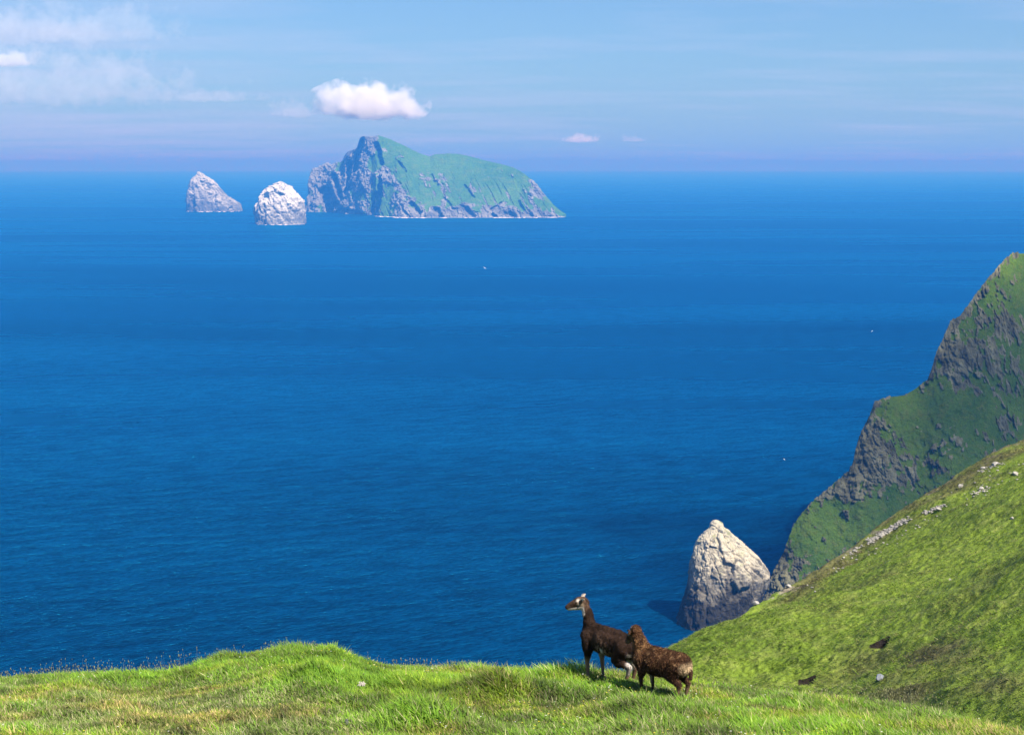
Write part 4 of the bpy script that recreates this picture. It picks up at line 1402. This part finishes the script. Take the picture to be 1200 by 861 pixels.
def boulder(name, px, py, wpx, hpx, label, mat, seed, group=None, cat='boulder', fn=on_mid, lift=0.25):
    p = fn(px, py)
    m = p[1] / F
    me = rock_mesh(seed, wpx * m * 0.5, wpx * m * 0.45, hpx * m * 0.5)
    me.materials.append(mat)
    o = bpy.data.objects.new(name, me); COL.objects.link(o)
    o.location = (p[0], p[1], p[2] + hpx * m * lift)
    o.rotation_euler = (0, R(-20), seed * 1.3)
    return tag(o, label, cat, group)

boulder('boulder', 1031, 796, 12, 11, 'small pale blue-grey stone lying on the turf below the dark peat hollows', M_GREYSTONE, 3)
G = 'pale boulders along the upper edge of the hillside'
for (bx, by, bw, bh, lab) in (
        (1126, 571, 9, 7, 'pale upright boulder on the hillside edge just above the grassy dip'),
        (1190, 556, 10, 6, 'whitish boulder near the right edge of the picture high on the hillside'),
        (1166, 545, 13, 6, 'flat pale boulder on the skyline nearest the right edge of the picture'),
        (1152, 549, 8, 5, 'small pale boulder left of the flat skyline boulder'),
        (924, 688, 10, 6, 'small pale boulder where the hillside edge crosses the foot of the headland'),
        (1150, 573, 9, 5, 'low grey boulder below the small skyline boulder at right'),
        (1101, 598, 12, 5, 'long pale slab at the upper end of the white rubble strip'),
        (1186, 608, 7, 5, 'rounded grey boulder alone in the grass near the right edge'),
        (886, 708, 12, 7, 'pale rock at the hillside edge beside the tall pale stack'),
        (1113, 680, 5, 4, 'tiny pale stone alone in the middle of the bright green hillside')):
    boulder('boulder', bx, by, bw * 0.8, bh * 0.9, lab, M_STONE, int(bx + by), G)


def rubble():
    """loose white stones strewn down the upper edge of the slope"""
    me0 = []
    Vs, Fs = [], []
    off = 0
    r_ = np.random.default_rng(5)
    lines = [((1018, 634), (1064, 607), 330, 2.4), ((1084, 601), (1108, 591), 110, 1.8), ((1140, 580), (1160, 570), 22, 2.5), ((985, 655), (1015, 636), 26, 2.0), ((1150, 552), (1175, 540), 40, 3.0), ((1110, 585), (1200, 545), 40, 10), ((940, 690), (1100, 600), 45, 5)]
    t0 = rock_mesh(1, 1, 1, 0.7, 1)
    bV = np.array([v.co[:] for v in t0.vertices]); bF = np.array([p.vertices[:] for p in t0.polygons])
    for (a, b, n, sp) in lines:
        for i in range(n):
            t = r_.uniform()
            px = a[0] + (b[0] - a[0]) * t + r_.normal(0, sp * 0.7); py = a[1] + (b[1] - a[1]) * t + r_.normal(0, sp * 0.5) + sp * .4
            p = on_mid(px, py)
            if p[1] < 50: continue
            s_ = r_.uniform(0.05, 0.20) ** 1.0 * (1.0 if sp < 3 else 0.9)
            q = bV * np.array([s_, s_ * r_.uniform(.6, 1), s_ * r_.uniform(.5, .9)])
            ang = r_.uniform(0, 6.28)
            rot = np.array([[math.cos(ang), -math.sin(ang), 0], [math.sin(ang), math.cos(ang), 0], [0, 0, 1]])
            q = q @ rot.T * (1 + r_.normal(0, .12, (len(q), 1))) + np.array([p[0], p[1], p[2] + s_ * 0.2])
            Vs.append(q); Fs.append(bF + off); off += len(q)
    o = mesh_from('rubble', np.vstack(Vs), np.vstack(Fs), M_WHITE, smooth=False)
    tag(o, 'loose whitish stones strewn down the upper edge of the hillside', 'rubble', kind='stuff')
M_WHITE = mat_plain('white_rubble', (0.25, 0.23, 0.20), 0.9, 0.2, sc=1.5, amt=0.5, bump=0.03)
rubble()

# pointed stone and a shed tuft of wool in the foreground turf
boulder('stone', 406, 851, 6.5, 14, 'small grey pointed stone standing upright in the foreground turf', mat_plain('grey_green_stone', (0.13, 0.14, 0.12), 0.9, 0.2, sc=40, amt=0.5), 21, cat='stone', fn=on_fore, lift=0.3)


def wool_tuft():
    p = on_fore(424, 808)
    V, Fc = [], []
    r_ = np.random.default_rng(8)
    for i in range(90):
        a = r_.uniform(0, 6.28); el = r_.uniform(0.1, 1.3)
        d = Vector((math.cos(a) * math.cos(el), math.sin(a) * math.cos(el), math.sin(el)))
        b = Vector((r_.normal(0, .012), r_.normal(0, .012), 0.045))
        c = Vector((0, 0, 0)); L_ = r_.uniform(.02, .05)
        s_ = d.cross(Vector((0, 0, 1))).normalized() * 0.004
        k = len(V)
        for t in range(4):
            u = t / 3
            q = b + d * (L_ * u) + Vector((0, 0, 0.010 * math.sin(u * 5)))
            V += [q - s_ * (1 - u * .6), q + s_ * (1 - u * .6)]
        for t in range(3):
            Fc.append((k + 2 * t, k + 2 * t + 1, k + 2 * t + 3, k + 2 * t + 2))
    o = mesh_from('wool_tuft', [v[:] for v in V], Fc, mat_plain('raw_wool', (0.40, 0.36, 0.30), 0.95, 0.1, amt=0.2))
    o.location = p
    tag(o, 'small tuft of shed cream wool lying in the foreground turf', 'wool tuft')
wool_tuft()


# ------------------------------------------------------------------ gulls over the sea
M_GULL = mat_plain('white_plumage', (0.75, 0.75, 0.76), 0.7, 0.2, amt=0.1)
def make_gull():
    bm = bmesh.new()
    cone_mesh(bm, (-0.16, 0, 0), 0.035, (0.10, 0, 0.01), 0.065, 1.0, 12, 4)
    cone_mesh(bm, (0.10, 0, 0.01), 0.06, (0.20, 0, 0.03), 0.042, 1.0, 12, 4)
    cone_mesh(bm, (0.23, 0, 0.028), 0.014, (0.28, 0, 0.018), 0.006, 1.0, 8, 2)
    me = bpy.data.meshes.new('body'); bm.to_mesh(me); bm.free(); me.materials.append(M_GULL)
    root = empty('gull')
    o = bpy.data.objects.new('body', me); COL.objects.link(o); o.parent = root
    for s_ in (1, -1):
        V = []
        sec = [(0.05, .09, -.08, 0), (0.25, .13, -.05, .07), (0.45, .09, -.07, .09), (0.68, -.04, -.13, .05)]
        for (yy, lead, trail, z) in sec:
            for th in (0.012, -0.004):
                V += [(lead, s_ * yy, z), ((lead + trail) / 2, s_ * yy, z + th), (trail, s_ * yy, z)]
        Fc = []
        for i in range(3):
            a = i * 6; b = a + 6
            Fc += [(a, a + 1, b + 1, b), (a + 1, a + 2, b + 2, b + 1), (a + 3, b + 3, b + 4, a + 4), (a + 4, b + 4, b + 5, a + 5)]
        mesh_from('wing', V, Fc, M_GULL, root)
    V = [(-.14, -.03, .012), (-.14, .03, .012), (-.27, .055, 0), (-.27, -.055, 0), (-.14, -.03, -.004), (-.14, .03, -.004), (-.27, .055, -.006), (-.27, -.055, -.006)]
    mesh_from('tail', V, [(0, 1, 2, 3), (7, 6, 5, 4), (0, 4, 5, 1), (2, 6, 7, 3), (1, 5, 6, 2), (3, 7, 4, 0)], M_GULL, root, smooth=False)
    return root
g0 = make_gull()
for i, (gx, gy, gd, rz, bank, lab) in enumerate((
        (568, 314, 330, 1.2, 0.5, 'white gull flying over the open sea below the right end of the island'),
        (1022, 388, 420, 2.4, -0.4, 'white gull flying over the sea left of the headland skyline'),
        (919, 538, 430, 0.4, 0.3, 'white gull flying low over the sea left of the headland crag'))):
    g_ = g0 if i == 0 else copy_tree(g0)
    g_.location = P(gx, gy, gd); g_.rotation_euler = (bank, 0, rz); g_.scale = (0.62, 0.62, 0.62)
    tag(g_, lab, 'gull', 'gulls over the sea')


# ------------------------------------------------------------------ foam along the far shores
def foam():
    m, n, out = new_mat('sea_foam')
    g = n.n('ShaderNodeNewGeometry').outputs['Position']
    principled(n, out, Base_Color=n.mix(n.noise(g, 0.05, 4, 0.6), rgb(0.5, 0.55, 0.6), rgb(0.85, 0.87, 0.9)), Roughness=0.8)
    def strip(x0, x1, yf, wd, nm, lab):
        cols = np.arange(x0, x1, 0.4)
        V, Fc = [], []
        for c in cols:
            y = yf(c)
            s_ = side_of(c, 250)
            w0 = wd * max(0, 0.25 + 1.0 * float(vnoise(np.array([[c * 0.35, 3.0, 0]]))[0]))
            for k, yy in enumerate((y + 25, y - w0)):
                V.append((s_ * yy, yy, 0.25))
        k = len(cols)
        Fc = [(2 * i, 2 * i + 1, 2 * i + 3, 2 * i + 2) for i in range(k - 1)]
        o = mesh_from(nm, V, Fc, m, smooth=False)
        tag(o, lab, 'foam', kind='stuff')
    sx = [a for a, b in SHORE]; sy = [b for a, b in SHORE]
    strip(439, 661, lambda c: np.interp(c, sx, sy) - 25, 50, 'foam', 'thin line of white surf along the foot of the green island')
    strip(219, 284, lambda c: 7750 - 110 * math.sqrt(max(0, 1 - ((c - 251) / 33) ** 2)), 70, 'foam', 'white surf round the leftmost grey sea stack')
    strip(299, 357, lambda c: 6020 - 105 * math.sqrt(max(0, 1 - ((c - 328) / 30) ** 2)), 40, 'foam', 'white surf round the squat white domed sea stack')
foam()


# ------------------------------------------------------------------ clouds (real volumes beyond the haze)
def cloud(px, py, wpx, hpx, y, depth, dens, seed, label, group=None, puff=1.0, base_flat=0.35, at=None, fill=0.82):
    c = P(px, py, y) if at is None else at
    m = y / F
    sx, sz = wpx * m * 0.5, hpx * m * 0.5
    bm = bmesh.new()
    bmesh.ops.create_icosphere(bm, subdivisions=3, radius=1.0)
    for v in bm.verts:
        v.co = Vector((v.co.x * 1.15, v.co.y * 1.15, max(v.co.z, -0.75) * 1.2))
    me = bpy.data.meshes.new('cloud'); bm.to_mesh(me); bm.free()
    mt = bpy.data.materials.new('cloud_vapour'); mt.use_nodes = True
    n = NT(mt.node_tree)
    out = n.n('ShaderNodeOutputMaterial')
    tcn = n.n('ShaderNodeTexCoord').outputs['Object']
    xyz = n.n('ShaderNodeSeparateXYZ', ins={0: tcn})
    zf = n.math('ADD', xyz.outputs[2], base_flat)
    up = n.math('MULTIPLY', n.math('MAXIMUM', zf, 0.0), 0.72)
    dn = n.math('MULTIPLY', n.math('MINIMUM', zf, 0.0), 2.6)
    cvv = n.n('ShaderNodeCombineXYZ', ins={0: xyz.outputs[0], 1: xyz.outputs[1], 2: n.math('ADD', up, dn)})
    ln = n.n('ShaderNodeVectorMath', operation='LENGTH', ins={0: cvv}).outputs['Value']
    wv = n.mapping(tcn, (sx / 100.0, depth / 100.0, sz / 100.0), (0, 0, 0), (seed, seed * .7, 0))
    nz1 = n.noise(wv, 0.75 * puff, 2, 0.5)
    nz2 = n.noise(wv, 2.1 * puff, 6, 0.62)
    e = n.math('ADD', n.math('MULTIPLY', n.math('SUBTRACT', nz1, 0.5), 1.5), n.math('MULTIPLY', n.math('SUBTRACT', nz2, 0.5), 1.1))
    e = n.math('SUBTRACT', n.math('ADD', fill, e), ln)
    dd = n.math('MULTIPLY', n.ramp(e, [(0.0, 0.0), (0.36, 1.0)]), dens)
    pv = n.n('ShaderNodeVolumePrincipled', ins={'Color': rgb(0.99, 0.99, 1.0), 'Density': dd, 'Anisotropy': 0.2})
    n.t.links.new(pv.outputs[0], out.inputs['Volume'])
    me.materials.append(mt)
    o = bpy.data.objects.new('cloud', me); COL.objects.link(o)
    o.location = c; o.scale = (sx, depth, sz)
    return tag(o, label, 'cloud', group)
cloud(432, 121, 132, 54, 8600, 150, 0.020, 3.3, 'bright white puffy cloud hanging just above the green island peak', fill=0.98, puff=0.8)
cloud(681, 162, 52, 15, 13500, 130, 0.008, 8.1, 'small flat white cloud low over the horizon right of the island')
cloud(742, 163, 40, 11, 13600, 110, 0.003, 1.4, 'tiny faint cloud low over the horizon, right of the small flat one')
cloud(14, 68, 90, 30, 12500, 200, 0.007, 5.9, 'white cloud cut by the left edge of the picture')
cloud(70, 92, 400, 96, 14500, 260, 0.0015, 12.9, 'wide pale grey cloud bank at the upper left of the picture', puff=0.6)
cloud(240, 112, 170, 22, 14000, 180, 0.0016, 4.4, 'thin flat grey cloud streak right of the upper left cloud bank', puff=0.7)
cloud(60, 28, 400, 66, 15500, 260, 0.0015, 9.2, 'faint broad veil of cloud in the top left corner of the picture', puff=0.5)
cloud(342, 128, 70, 30, 11500, 170, 0.0022, 2.2, 'faint wisp of cloud left of the bright puffy cloud')

# an unseen cloud added beyond the right edge of the frame to shade the headland
_t = 1050.0
_c = Vector((330, 815, 110)) + to_sun * _t
cloud(0, 0, 2 * 250 / abs(_c.y) * F, 2 * 100 / abs(_c.y) * F, abs(_c.y), 200, 0.012, 6.6, 'unseen white cloud added beyond the right edge of the frame to shade the headland', at=_c)

# ------------------------------------------------------------------ sea haze
def haze():
    me = bpy.data.meshes.new('haze')
    bm = bmesh.new()
    bmesh.ops.create_cube(bm, size=1.0)
    bm.to_mesh(me); bm.free()
    mt = bpy.data.materials.new('sea_haze'); mt.use_nodes = True
    n = NT(mt.node_tree)
    out = n.n('ShaderNodeOutputMaterial')
    pv = n.n('ShaderNodeVolumePrincipled', ins={'Color': rgb(*HAZE_COL), 'Density': HAZE_D, 'Absorption Color': rgb(0.70, 0.27, 0), 'Anisotropy': 0.0})
    n.t.links.new(pv.outputs[0], out.inputs['Volume'])
    me.materials.append(mt)
    o = bpy.data.objects.new('haze', me); COL.objects.link(o)
    z0, z1 = -12.0, 405.0
    o.scale = (140000, 140000, z1 - z0)
    o.location = (0, 0, (z0 + z1) / 2)
    tag(o, kind='stuff')
HAZE_COL = (0.034, 0.222, 0.67)
HAZE_D = 0.00015
haze()
